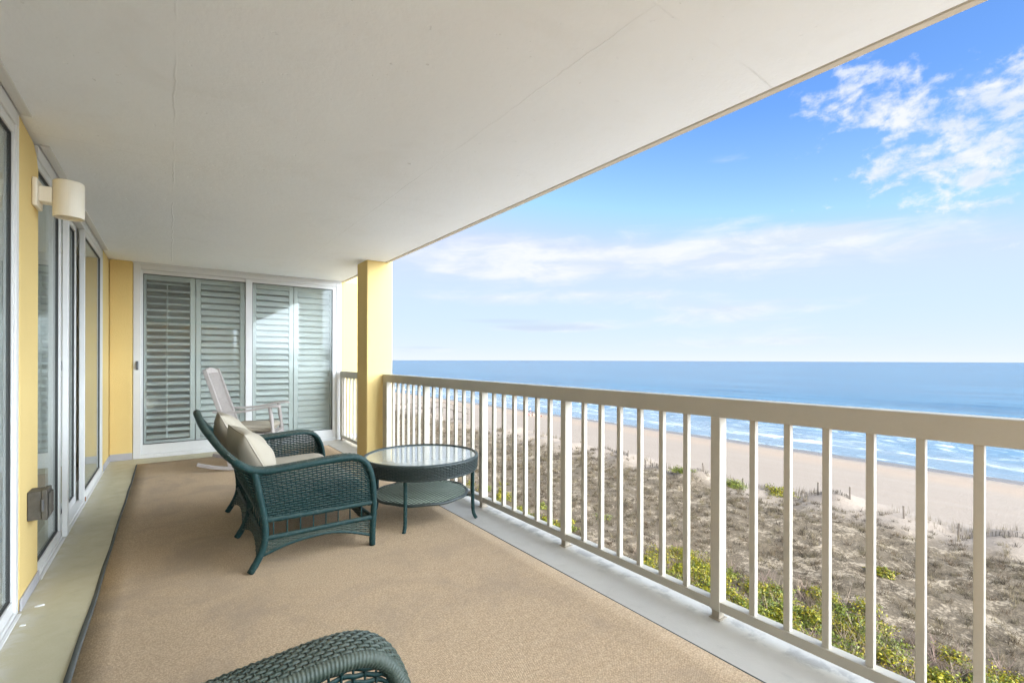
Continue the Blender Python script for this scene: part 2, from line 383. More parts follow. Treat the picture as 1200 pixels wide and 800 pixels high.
def attr_mat(name, rough=.85, transl=0.0):
    m = bpy.data.materials.new(name); m.use_nodes = True; t = NT(m.node_tree); b = t.n['Principled BSDF']
    a = t.node('ShaderNodeAttribute', attribute_name='Col'); t.l.new(a.outputs['Color'], b.inputs['Base Color'])
    b.inputs['Roughness'].default_value = rough; b.inputs['Specular IOR Level'].default_value = .25
    if transl:
        tl = t.node('ShaderNodeBsdfTranslucent'); t.l.new(a.outputs['Color'], tl.inputs[0]); mx = t.node('ShaderNodeMixShader'); mx.inputs[0].default_value = transl
        t.l.new(b.outputs[0], mx.inputs[1]); t.l.new(tl.outputs[0], mx.inputs[2]); t.l.new(mx.outputs[0], t.n['Material Output'].inputs[0])
    return m
M['grass'] = attr_mat('dry_stalks', .9, .25)
M['leaf'] = attr_mat('shrub_leaves', .5, .35)

# ------------------------------------------------------------------ terrain height
_wav = [(rng.uniform(.10, .9), rng.uniform(0, 6.28), rng.uniform(0, 6.28), rng.uniform(.5, 1)) for _ in range(26)]
def fbm(x, y):
    s = np.zeros_like(np.asarray(x, float) + np.asarray(y, float))
    for f, a, p, k in _wav: s = s + k * np.sin(f * (x * math.cos(a) + y * math.sin(a)) + p + 1.3 * np.sin(.37 * f * (x * math.sin(a) - y * math.cos(a)) + 2 * p)) * (.25 / (f + .12))
    return s * .09
_XP = [-900, 4, 12, 18, 22, 26, 32, 38, 41.5, 43.5, 46, 48.5, 60, 73, 77, 84, 100, 9000]
_ZP = [-10.9, -10.8, -10.6, -10.4, -10.25, -10.35, -10.25, -10.05, -9.75, -9.85, -10.6, -11.15, -11.5, -11.93, -12.03, -12.25, -12.9, -14]
def terr(x, y):
    x = np.asarray(x, float); y = np.asarray(y, float)
    wob = 1.6 * np.sin(y * .13 + 1) + 1.1 * np.sin(y * .31 + 2.2) + .7 * np.sin(y * .063)
    k = np.clip((x - 24) / 12, 0, 1) * np.clip((60 - x) / 10, 0, 1)
    xs = x - wob * k
    z = np.interp(xs, _XP, _ZP)
    veg = np.clip((x - 6) / 8, 0, 1) * np.clip((50 - xs) / 5, 0, 1)
    z = z + veg * (1.0 * fbm(x, y) + .10 * np.sin(1.7 * x + 1.1 * np.sin(y)) * np.sin(1.3 * y + x * .4))
    crest = np.exp(-((xs - 42) / 3.0) ** 2)
    z = z + crest * (.30 * np.sin(y * .55) + .22 * np.sin(y * 1.27 + 1.0))
    return z
def sheet(name, xs, ys, zf, m, smooth=True):
    X, Y = np.meshgrid(xs, ys, indexing='ij'); Z = zf(X, Y); nx, ny = X.shape
    V = np.stack([X, Y, Z], -1).reshape(-1, 3)
    I = (np.arange(nx - 1)[:, None] * ny + np.arange(ny - 1)[None, :]).ravel()
    F = np.stack([I, I + ny, I + ny + 1, I + 1], 1)
    me = bpy.data.meshes.new(name); me.from_pydata(V.tolist(), [], F.tolist()); me.update()
    me.polygons.foreach_set('use_smooth', [smooth] * len(me.polygons)); me.materials.append(m)
    o = bpy.data.objects.new(name, me); col.objects.link(o); return o

def ground_f(t, b, P):
    x, y, z = t.sep(P)
    n0 = t.noise(P, .16, 6, .6, .8); n1 = t.noise(P, .8, 7, .65, .5); n2 = t.noise(P, 6, 6, .7); n3 = t.noise(t.vm('MULTIPLY', P, (1, .12, 1)), .5, 6, .6, .4)
    xw = t.m('ADD', x, t.m('MULTIPLY', t.m('SUBTRACT', n0, .5), 5.0))
    sand = t.mix(n3, (.122, .101, .081), (.150, .128, .107))
    band = t.step(t.m('ABSOLUTE', t.m('SUBTRACT', xw, 68.5)), 0.5, 5.0, 1.0, 0.0)
    sand = t.mix(t.m('MULTIPLY', band, .45), sand, (.17, .125, .088))
    track = t.step(t.noise(t.vm('MULTIPLY', P, (1, .02, 1)), 1.6, 4, .6, .1), .56, .66)
    sand = t.mix(t.m('MULTIPLY', track, .28), sand, (.125, .098, .072))
    wet = t.step(t.m('ADD', x, t.m('MULTIPLY', t.m('SUBTRACT', n3, .5), 3.0)), 72.0, 73.6)
    sand = t.mix(wet, sand, (.085, .075, .068))
    dune = t.mix(t.step(n2, .3, .7), (.040, .031, .020), (.076, .060, .040))
    dune = t.mix(t.step(t.m('ADD', t.m('MULTIPLY', n1, .6), t.m('MULTIPLY', n2, .4)), .50, .60), dune, (.150, .124, .090))
    cover = t.m('MULTIPLY', t.step(xw, 42.0, 37.5), t.step(xw, 12.5, 15))
    sand = t.mix(t.step(x, 16, 12), sand, (.34, .34, .335))        # unseen ground by the building made pale to bounce light onto the ceiling
    t.l.new(t.mix(cover, sand, dune), b.inputs['Base Color'])
    t.put(b.inputs['Roughness'], t.mix(wet, (.95, .95, .95), (.25, .25, .25)))
    t.l.new(t.bump(t.m('ADD', n2, t.m('MULTIPLY', n1, 1.5)), .5, .12), b.inputs['Normal'])
M['ground'] = mat('dune_and_beach_sand', (.4, .35, .3), .95, .2, ground_f)
xs = np.concatenate([[-900, -300, -100, -40, -15, -5, 0, 4, 8], np.arange(10, 50, .5), np.arange(50, 80, 2), [82, 88, 100, 140, 300, 1500]])
ys = np.concatenate([[-5000, -1500, -500, -200, -90, -50, -30], np.arange(-20, 70, .6), np.arange(70, 170, 1.5), np.arange(170, 400, 8), [450, 550, 700, 1000, 1500, 2500, 4500, 7000]])
tag(sheet('ground', xs, ys, terr, M['ground']), kind='structure')

# ------------------------------------------------------------------ sea
def sea_f(t, b, P):
    x, y, z = t.sep(P)
    L = t.vm('MULTIPLY', P, (1, .28, 1))
    a1 = t.noise(t.vm('MULTIPLY', P, (1, .35, 1)), .35, 8, .62, .3); a2 = t.noise(t.vm('MULTIPLY', P, (1, .2, 1)), .05, 6, .6, .2)
    lace = t.noise(L, .55, 9, .68, 1.2); big = t.noise(t.vm('MULTIPLY', P, (.4, 1, 1)), .035, 4, .55, .4)
    xw = t.m('ADD', x, t.m('MULTIPLY', t.m('SUBTRACT', big, .5), 9.0))
    front = t.step(t.m('ABSOLUTE', t.m('SUBTRACT', xw, 84.0)), .4, 2.6, 1.0, 0.0)
    zone = t.m('MULTIPLY', t.step(xw, 82.5, 85.5), t.step(xw, 96, 106, 1.0, 0.0))
    second = t.step(t.m('ABSOLUTE', t.m('SUBTRACT', xw, 99.5)), .5, 3.2, 1.0, 0.0)
    edge = t.step(t.m('ABSOLUTE', t.m('SUBTRACT', xw, 75.8)), .05, .6, .55, 0.0)
    foam = t.m('MAXIMUM', t.m('MULTIPLY', zone, t.m('MULTIPLY', t.step(lace, .50, .74), .65)), t.m('MULTIPLY', t.m('MAXIMUM', front, t.m('MULTIPLY', second, .6)), t.m('MULTIPLY', t.step(lace, .44, .68), .85)))
    foam = t.m('MAXIMUM', foam, t.m('MULTIPLY', edge, t.step(lace, .45, .6)))
    caps = t.m('MULTIPLY', t.step(t.m('ADD', a2, t.m('MULTIPLY', a1, .5)), .93, 1.0), t.step(x, 105, 140))
    foam = t.m('MAXIMUM', foam, t.m('MULTIPLY', caps, .03), None, True)
    deep = t.step(x, 92, 190); veryfar = t.step(t.m('ADD', x, t.m('MULTIPLY', y, .3)), 200, 2500)
    cc = t.mix(deep, (.088, .118, .145), (.012, .050, .095))
    cc = t.mix(veryfar, cc, (.006, .043, .10))
    cc = t.mix(t.m('MULTIPLY', t.step(a2, .40, .62), .5), cc, (.024, .09, .15))
    cc = t.mix(foam, cc, (.40, .42, .435))
    t.l.new(cc, b.inputs['Base Color'])
    t.put(b.inputs['Roughness'], t.mix(foam, (.22, .22, .22), (.8, .8, .8)))
    h = t.m('ADD', t.m('MULTIPLY', a1, .7), t.m('MULTIPLY', a2, 3.0))
    h = t.m('ADD', h, t.m('MULTIPLY', foam, .15))
    t.l.new(t.bump(h, .55, .9), b.inputs['Normal']); b.inputs['IOR'].default_value = 1.33
M['sea'] = mat('sea_water', (.04, .15, .25), .2, .5, sea_f)
def seaz(X, Y):
    k = np.clip((X - 80) / 6, 0, 1) * np.clip((260 - X) / 120, 0, 1)
    ph = .5 * np.sin(Y * .045) + .8 * np.sin(Y * .017 + 1)
    s = (np.maximum(0, np.sin((X + 2.2 * ph) * .39 + .6)) ** 3) * .45 + .10 * np.sin(X * .9 + Y * .13) + .07 * np.sin(.5 * X - .7 * Y)
    return -12.0 + k * s
xs = np.concatenate([np.arange(72, 130, .8), np.arange(130, 270, 3), [280, 320, 400, 600, 1000, 2000, 3500, 5600]])
ys = np.concatenate([[-6000, -2000, -600, -200, -80], np.arange(-40, 220, 2.0), np.arange(220, 500, 10), [550, 700, 1000, 1600, 2600, 4200, 6500]])
tag(sheet('sea', xs, ys, seaz, M['sea']), kind='structure')

# ------------------------------------------------------------------ balcony structure
CZ = 2.46
fl = MB().box((-.75, -3.3, -.22), (2.30, 8.0, 0)).build('balcony_floor', M['floor'], bevel=.008); tag(fl, kind='structure')
cm = MB().box((-.80, -3.3, CZ), (2.165, 8.0, CZ + .22)).box((2.165, -3.3, CZ + .012), (2.176, 8.0, CZ + .22))
ce = cm.build('ceiling', M['ceiling']); tag(ce, kind='structure')
MB().box((2.176, -3.3, CZ - .004), (2.215, 8.0, CZ + .22)).build('drip_edge', M['fascia'], ce, bevel=.004)
MB().box((-.598, -3.3, CZ - .012), (-.555, 3.30, CZ + .001)).build('head_trim', M['white_metal'], ce, bevel=.003)
MB().box((-.598, 3.72, CZ - .012), (-.555, 6.85, CZ + .001)).build('head_trim', M['white_metal'], ce, bevel=.003)

def wall(mb, label, strip=None):
    o = mb.build('wall', M['yellow'], bevel=.012); tag(o, label, 'wall')
    if strip: strip.build('base_strip', M['grey_strip'], o, bevel=.003)
    return o
pil = MB()
pts = [(3.295, 0), (3.705, 0), (3.705, 2.30), (3.66, 2.38), (3.58, 2.425), (3.295, 2.449)]
vs = [(x, y, z + (0.001 if z == 0 else 0)) for x in (-.75, -.598) for (y, z) in pts]; n = len(pts)
pil.add(vs, [tuple(range(n))[::-1], tuple(range(n, 2 * n))] + [(i, (i + 1) % n, n + (i + 1) % n, n + i) for i in range(n)])
wall(pil, 'narrow yellow stucco pier carrying the cream wall lamp', MB().box((-.598, 3.30, .001), (-.590, 3.70, .062)))
wall(MB().box((-.75, 6.86, .001), (-.598, 7.48, CZ - .001)).box((-.598, 7.48, .001), (-.372, 7.70, CZ - .001)),
     'yellow inside corner wall left of the door with louvred shutters',
     MB().box((-.598, 6.87, .001), (-.588, 7.478, .07)).box((-.587, 7.466, .001), (-.372, 7.479, .085)))
wall(MB().box((2.165, 7.50, .001), (2.85, 7.95, CZ - .001)), 'yellow wall strip right of the shuttered door, behind the square column',
     MB().box((2.165, 7.488, .001), (2.60, 7.499, .07)))
colm = MB().box((1.938, 5.655, .001), (2.262, 6.03, CZ + .3)).build('column', M['yellow'], bevel=.012)
tag(colm, 'square yellow stucco column at the railing end', 'column')
colb = MB().box((1.80, -3.22, .001), (2.262, -2.9, CZ + .3)).build('column', M['yellow'], bevel=.012)
tag(colb, 'yellow stucco column at the balcony end behind the camera', 'column')

# ------------------------------------------------------------------ railings
def railing(name, label, p0, p1, posts, bals, rz=0.0, loc=(0, 0, 0)):
    r = empty(name, loc, rz, label, 'railing')
    MB().box((0, p0, .975), (.075, p1, 1.067)).build('top_rail', M['rail'], r, bevel=.004)
    MB().box((.002, p0, .046), (.052, p1, .091)).build('bottom_rail', M['rail'], r, bevel=.003)
    for a, wd in posts:
        po = MB().box((-.003, a, .044), (.058, a + wd, .976)).build('post', M['rail'], r, bevel=.003)
        MB().box((.003, a + .004, .006), (.052, a + wd - .004, .043)).box((-.006, a - .006, .001), (.062, a + wd + .006, .005)).build('post_foot', M['rail_foot'], po, bevel=.002)
    for a in bals: MB().box((.011, a, .090), (.040, a + .026, .976)).build('baluster', M['rail'], r, bevel=.002)
    return r
posts = [(y, .047) for y in (4.452, 3.345, 2.314, 1.229, .146, -.937, -2.02)] + [(5.50, .13)]
bals = []
edges = [5.50] + [p[0] for p in posts[:-1]] + [-2.9]
for a, b in zip(edges[:-1], edges[1:]):
    lo = b + .047; gap = a - lo
    for k in range(1, 7): bals.append(lo + gap * k / 7 - .013)
railing('balcony_railing', 'long painted railing with square balusters facing the sea', -2.88, 5.645, posts, bals, 0, (2.13, 0, 0))
railing('balcony_railing', 'short railing section between the column and the end wall', 6.04, 7.44, [(7.35, .07)], [6.2 + .155 * k for k in range(8)], 0, (2.13, 0, 0))
railing('balcony_railing', 'end railing across the balcony behind the camera', -.55, 1.79, [(-.5, .05), (.64, .05)], [-.35 + .15 * k for k in range(14) if abs(-.35 + .15 * k - .65) > .06], R(-90), (0, -3.0, 0))

# ------------------------------------------------------------------ sliding doors
# local frame: x runs along the wall, y goes INTO the building, z up
def sliding_door(label, loc, rz, width, z1, sashes, jamb=.05, head=.07, sill=.045, mull=None, depth=.13, latch=None):
    dr = empty('sliding_door', loc, rz, label, 'sliding door')
    f = MB().box((width - max(jamb, .045), 0, .001), (width, depth, z1))
    if jamb: f.box((0, 0, .001), (jamb, depth, z1))
    f.box((jamb, 0, z1 - head), (width - jamb, depth, z1)).box((jamb, 0, .001), (width - jamb, depth, sill))
    f.box((jamb, -.018, .001), (width - jamb, -.001, .008))                           # outer track
    f.build('frame', M['white_metal'], dr, bevel=.004)
    if mull: MB().box((mull[0], -.028, .019), (mull[1], .001, z1 - head)).build('mullion', M['white_metal'], dr, bevel=.003)
    for (a, b, y, st, br, *sl_) in sashes:
        zb, zt = sill + .001, z1 - head - .001; st2 = sl_[0] if sl_ else st
        s = MB().box((a, y, zb), (a + st, y + .035, zt)).box((b - st2, y, zb), (b, y + .035, zt))
        s.box((a + st, y, zb), (b - st2, y + .035, zb + br)).box((a + st, y, zt - .045), (b - st2, y + .035, zt))
        so = s.build('sash', M['white_metal'], dr, bevel=.003)
        g = MB(); e = .007; za, zc = zb + br, zt - .045
        g.box((a + st, y + .008, za), (a + st + e, y + .03, zc)).box((b - st2 - e, y + .008, za), (b - st2, y + .03, zc))
        g.box((a + st + e, y + .008, za), (b - st2 - e, y + .03, za + e)).box((a + st + e, y + .008, zc - e), (b - st2 - e, y + .03, zc))
        g.build('gasket', M['gasket'], so)
        MB().box((a + st + .002, y + .015, za + .002), (b - st2 - .002, y + .021, zc - .002)).build('pane', M['glass'], so)
    if latch:
        x, z = latch
        h = MB().box((x - .014, -.012, z - .055), (x + .014, .0, z + .055)).box((x - .009, -.035, z - .03), (x + .006, -.012, z + .03)).build('latch', M['latch'], dr, bevel=.004)
    return dr
# left wall: local x -> +Y world, local y -> -X world  (rotation +90)
sliding_door('three panel sliding glass door between the lamp pier and the far corner', (-.600, 3.706, 0), R(90), 3.153, CZ - .013,
             [(.004, .742, .006, .012, .055, .05), (.75, 1.77, .052, .04, .055, .04), (1.80, 3.06, .002, .045, .055, .06)], jamb=.0, sill=.022, mull=(.745, .80), depth=.15)
sliding_door('glass sliding door cut off by the left picture edge', (-.600, -.6, 0), R(90), 3.893, CZ - .013,
             [(.05, 1.95, .05, .06, .11), (1.85, 3.86, .008, .06, .06, .03)], jamb=.03, sill=.022, depth=.15)
# far wall: local x -> +X, local y -> +Y
FD = sliding_door('wide sliding glass door with louvred shutters behind the rocking chair', (-.368, 7.48, 0), 0, 2.53, 2.425,
             [(.05, 1.315, .03, .045, .12), (1.225, 2.48, .012, .08, .12)], jamb=.075, head=.055, latch=(.038, 1.165))
MB().box((0, -.004, 2.426), (2.53, .16, CZ - .001)).build('head_trim', M['white_metal'], FD, bevel=.003)

# shutters behind the far door
def shutter(label, x0, x1, tilt, rod, y=7.66):
    s = empty('louvred_shutter', (x0, y, .06), 0, label, 'shutter', 'shutters behind the glass door')
    W, Hh = x1 - x0, 2.33; st = .055
    MB().box((0, 0, 0), (st, .032, Hh)).box((W - st, 0, 0), (W, .032, Hh)).box((st, 0, 0), (W - st, .032, .13)).box((st, 0, Hh - .12), (W - st, .032, Hh)).build('shutter_frame', M['shutter'], s, bevel=.004)
    lv = MB(); n = 24; z0, z1 = .13 + .045, Hh - .12 - .04
    for k in range(n):
        z = z0 + (z1 - z0) * k / (n - 1); a = tilt + rng.normal(0, .02); cx, sx_ = math.cos(a), math.sin(a); pts_ = []
        for q, th_ in ((-.044, .0015), (-.03, .0045), (0, .006), (.03, .0045), (.044, .0015)): pts_.append((q, th_))
        ring = [(q, t_) for q, t_ in pts_] + [(q, -t_) for q, t_ in reversed(pts_)]
        vs = [(xx, .016 + q * cx - t_ * sx_, z + q * sx_ + t_ * cx) for xx in (st + .003, W - st - .003) for q, t_ in ring]; m_ = len(ring)
        lv.add(vs, [tuple(range(m_)), tuple(range(2 * m_ - 1, m_ - 1, -1))] + [(i, m_ + i, m_ + (i + 1) % m_, (i + 1) % m_) for i in range(m_)])
    lv.build('louvres', M['shutter'], s)
    if rod: MB().box((W * rod - .006, -.045, .16), (W * rod + .006, -.034, Hh - .16)).build('tilt_rod', M['shutter'], s, bevel=.002)
shutter('open louvred shutter panel nearest the yellow corner, with gaps between the louvres', -.30, .275, .42, .47)
shutter('half closed louvred shutter panel behind the rocking chair back', .285, .86, .86, None)
shutter('louvred shutter panel just right of the white door mullion', .95, 1.50, .92, None)
shutter('closed louvred shutter panel nearest the column', 1.51, 2.09, 1.2, None)

# ------------------------------------------------------------------ the building round the balcony
bld = empty('apartment_building', (-5, 2, -10.9), 0, 'yellow apartment building that carries the balcony', 'building')
def bpart(name, mb, m): o = mb.build(name, m); o.parent = bld; o.location = (5, -2, 10.9); return o
bpart('interior_wall', MB().box((-4.6, -3.3, 0), (-4.5, 7.75, CZ)).box((-4.5, -3.3, 0), (-.76, -3.2, CZ)).box((-4.5, 3.45, 0), (-.76, 3.55, CZ)).box((-4.5, 7.45, 0), (-.76, 7.55, CZ))
      .box((-.45, 10.9, 0), (2.84, 11.0, CZ)).box((-.55, 7.71, 0), (-.45, 11, CZ)).box((2.75, 7.96, 0), (2.84, 10.9, CZ)), M['interior'])
bpart('interior_floor', MB().box((-4.6, -3.3, -.02), (-.76, 7.6, .0)).box((-.45, 8.01, -.02), (2.75, 10.9, .0)), M['interior_floor'])
bpart('interior_ceiling', MB().box((-4.6, -3.3, CZ), (-.81, 7.6, CZ + .03)).box((-.45, 8.01, CZ), (2.75, 10.9, CZ + .03)), M['interior'])
bpart('upper_storey', MB().box((-14, -3.3, CZ + .05), (-.82, 24, 8.4)).box((-.82, 8.02, CZ + .05), (2.84, 24, 8.4)).box((-.82, -3.3, CZ + .23), (2.1, 8.01, 8.4)), M['nb_wall'])
bpart('lower_storey', MB().box((-14, -3.3, -11.2), (-.8, 24, -.23)).box((-.8, -3.3, -11.2), (2.1, 8.0, -.23)).box((-.8, 8.01, -11.2), (2.84, 24, -.23)), M['nb_wall'])
bpart('side_wall', MB().box((-14, -3.5, -.22), (-.8, -3.31, CZ + .04)), M['nb_wall'])
bpart('side_wall', MB().box((-14, 7.76, -.22), (-.56, 24, CZ + .04)).box((-.56, 11.01, -.22), (2.84, 24, CZ + .04)), M['nb_wall'])

# neighbour building to the south: it is what the glass doors mirror
nb = empty('apartment_building', (-5, -26, -10.9), 0, 'yellow apartment block with a green metal roof mirrored in the glass door', 'building')
nx0, nx1, ny1, ny0 = -13, 8.9, 0, -14
MB().box((nx0, ny0, 0), (nx1, ny1, 14.7)).build('wall', M['nb_wall'], nb)
rf = MB(); rf.add([(nx0 - .6, ny0 - .6, 14.7), (nx1 + .6, ny0 - .6, 14.7), (nx1 + .6, ny1 + .6, 14.7), (nx0 - .6, ny1 + .6, 14.7), (nx0 + 5, -7, 17.1), (nx1 - 5, -7, 17.1)],
                  [(0, 1, 5, 4), (1, 2, 5), (2, 3, 4, 5), (3, 0, 4), (3, 2, 1, 0)])
for k in range(48):
    xx = nx0 - .3 + k * (nx1 - nx0 + .6) / 47; rf.bar((xx, ny1 + .58, 14.73), (min(max(xx, nx0 + 5), nx1 - 5), -6.9, 17.1), .05, .06)
rf.build('roof', M['nb_roof'], nb)
for fz in range(4):
    for k in range(6):
        x = nx0 + 1.4 + k * 3.5; fo = MB().box((x, ny1, 1.2 + fz * 3.2), (x + 1.5, ny1 + .04, 2.9 + fz * 3.2)).build('window', M['white_metal'], nb)
        MB().box((x + .08, ny1 + .041, 1.28 + fz * 3.2), (x + 1.42, ny1 + .05, 2.82 + fz * 3.2)).build('pane', M['dark_glass'], fo)
    b_ = MB().box((nx0, ny1 + .06, .5 + fz * 3.2), (nx1, ny1 + 1.5, .68 + fz * 3.2)).box((nx0, ny1 + 1.42, 1.62 + fz * 3.2), (nx1, ny1 + 1.5, 1.72 + fz * 3.2))
    for k in range(90): x = nx0 + k * (nx1 - nx0) / 89; b_.box((x, ny1 + 1.44, .68 + fz * 3.2), (x + .05, ny1 + 1.48, 1.62 + fz * 3.2))
    b_.build('balcony', M['white_metal'], nb)

# ------------------------------------------------------------------ rug
rug = MB()
rx0, rx1, ry0, ry1 = -.305, 1.852, -2.6, 7.06
nx, ny = 20, 80; vs = []; fs = []
for i in range(nx + 1):
    for j in range(ny + 1):
        x = rx0 + (rx1 - rx0) * i / nx; y = ry0 + (ry1 - ry0) * j / ny
        if i == 0: x += .0015 * math.sin(y * 2.3) + .0015 * math.sin(y * 6.1 + 1)
        vs.append((x, y, .009 + .0012 * math.sin(3 * x + 2 * y) * math.sin(1.7 * y - x)))
for i in range(nx):
    for j in range(ny): a = i * (ny + 1) + j; fs.append((a, a + ny + 1, a + ny + 2, a + 1))
rug.add(vs, fs); ro = rug.build('rug', M['rug'], smooth=True); tag(ro, 'large worn tan sisal rug lying along the balcony floor', 'rug')
md = ro.modifiers.new('thick', 'SOLIDIFY'); md.thickness = .007; md.offset = -1
bd = MB(); q = 160
vs = []; fs = []
for j in range(q + 1):
    y = ry0 + (ry1 - ry0) * j / q; xr = rx0 + .0015 * math.sin(y * 2.3) + .0015 * math.sin(y * 6.1 + 1) + .002
    wdt = .016 + .001 * math.sin(y * 9) + .022 * max(0, 1 - y / 5)
    lift = .006 + .005 * max(0, math.sin(y * 3.1))
    vs += [(xr - wdt, y, .002), (xr - wdt * .8, y, lift), (xr - wdt * .3, y, lift + .005), (xr, y, .0105), (xr, y, .002)]
for j in range(q):
    for k in range(4): a = j * 5 + k; fs.append((a, a + 5, a + 6, a + 1))
bd.add(vs, fs).build('binding', M['binding'], ro, smooth=True)
MB().box((rx1 + .001, ry0, .001), (rx1 + .009, ry1, .0095)).build('binding', M['binding'], ro, bevel=.002)

# ------------------------------------------------------------------ wicker helpers
def weave(surf, nu, nv, amp, wv, ws, sub=2, wth=.0022, half=None):
    """real over and under weave on surf(u,v)->(pos,normal): nv flat strands along u, nu round spokes along v"""
    mb = MB()
    for j in range(nv):
        v = (j + .5) / nv; rings = []
        N = nu * sub
        for i in range(N + 1):
            u = i / N; r = surf(u, v)
            if r is None: rings.append(None); continue
            p, nr, tv = r
            o = amp * math.cos(math.pi * (u * nu - .5 + j))
            rings.append((p + nr * o, nr, tv))
        prev = None
        for rg in rings:
            if rg is None: prev = None; continue
            p, nr, tv = rg; b = len(mb.v)
            mb.v.extend([tuple(p - tv * wv / 2), tuple(p + nr * wth), tuple(p + tv * wv / 2), tuple(p - nr * wth)])
            if prev is not None:
                for k in range(4): l = (k + 1) % 4; mb.f.append((prev + k, prev + l, b + l, b + k))
            prev = b
    for i in range(nu):
        u = (i + .5) / nu; pts = []
        for j in range(nv + 1):
            r = surf(u, j / nv)
            if r is None: continue
            p, nr, tv = r; pts.append(p + nr * amp * .45 * math.cos(math.pi * (i + j)))
        if len(pts) > 1: mb.tube(pts, ws, 4)
    return mb
def grid_surf(fn):
    def s(u, v):
        p = np.array(fn(u, v)); e = 1e-3
        u2 = min(u + e, 1); u1 = max(u - e, 0); v2 = min(v + e, 1); v1 = max(v - e, 0)
        du = np.array(fn(u2, v)) - np.array(fn(u1, v)); dv = np.array(fn(u, v2)) - np.array(fn(u, v1))
        nr = np.cross(du, dv); nr /= np.linalg.norm(nr) + 1e-9; dv /= np.linalg.norm(dv) + 1e-9
        return p, nr, dv
    return s
def wrapped(pts, r, pitch=.008, n=8, fine=False):
    """a pole bound with wicker strand: the radius swells once per wrap"""
    if not fine: P = resample(pts, .02); return P, [r * (1 + .03 * ((-1) ** k)) for k in range(len(P))]
    P = resample(pts, pitch / 4); return P, [r * (1 + .055 * math.sin(2 * math.pi * k / 4.0)) for k in range(len(P))]

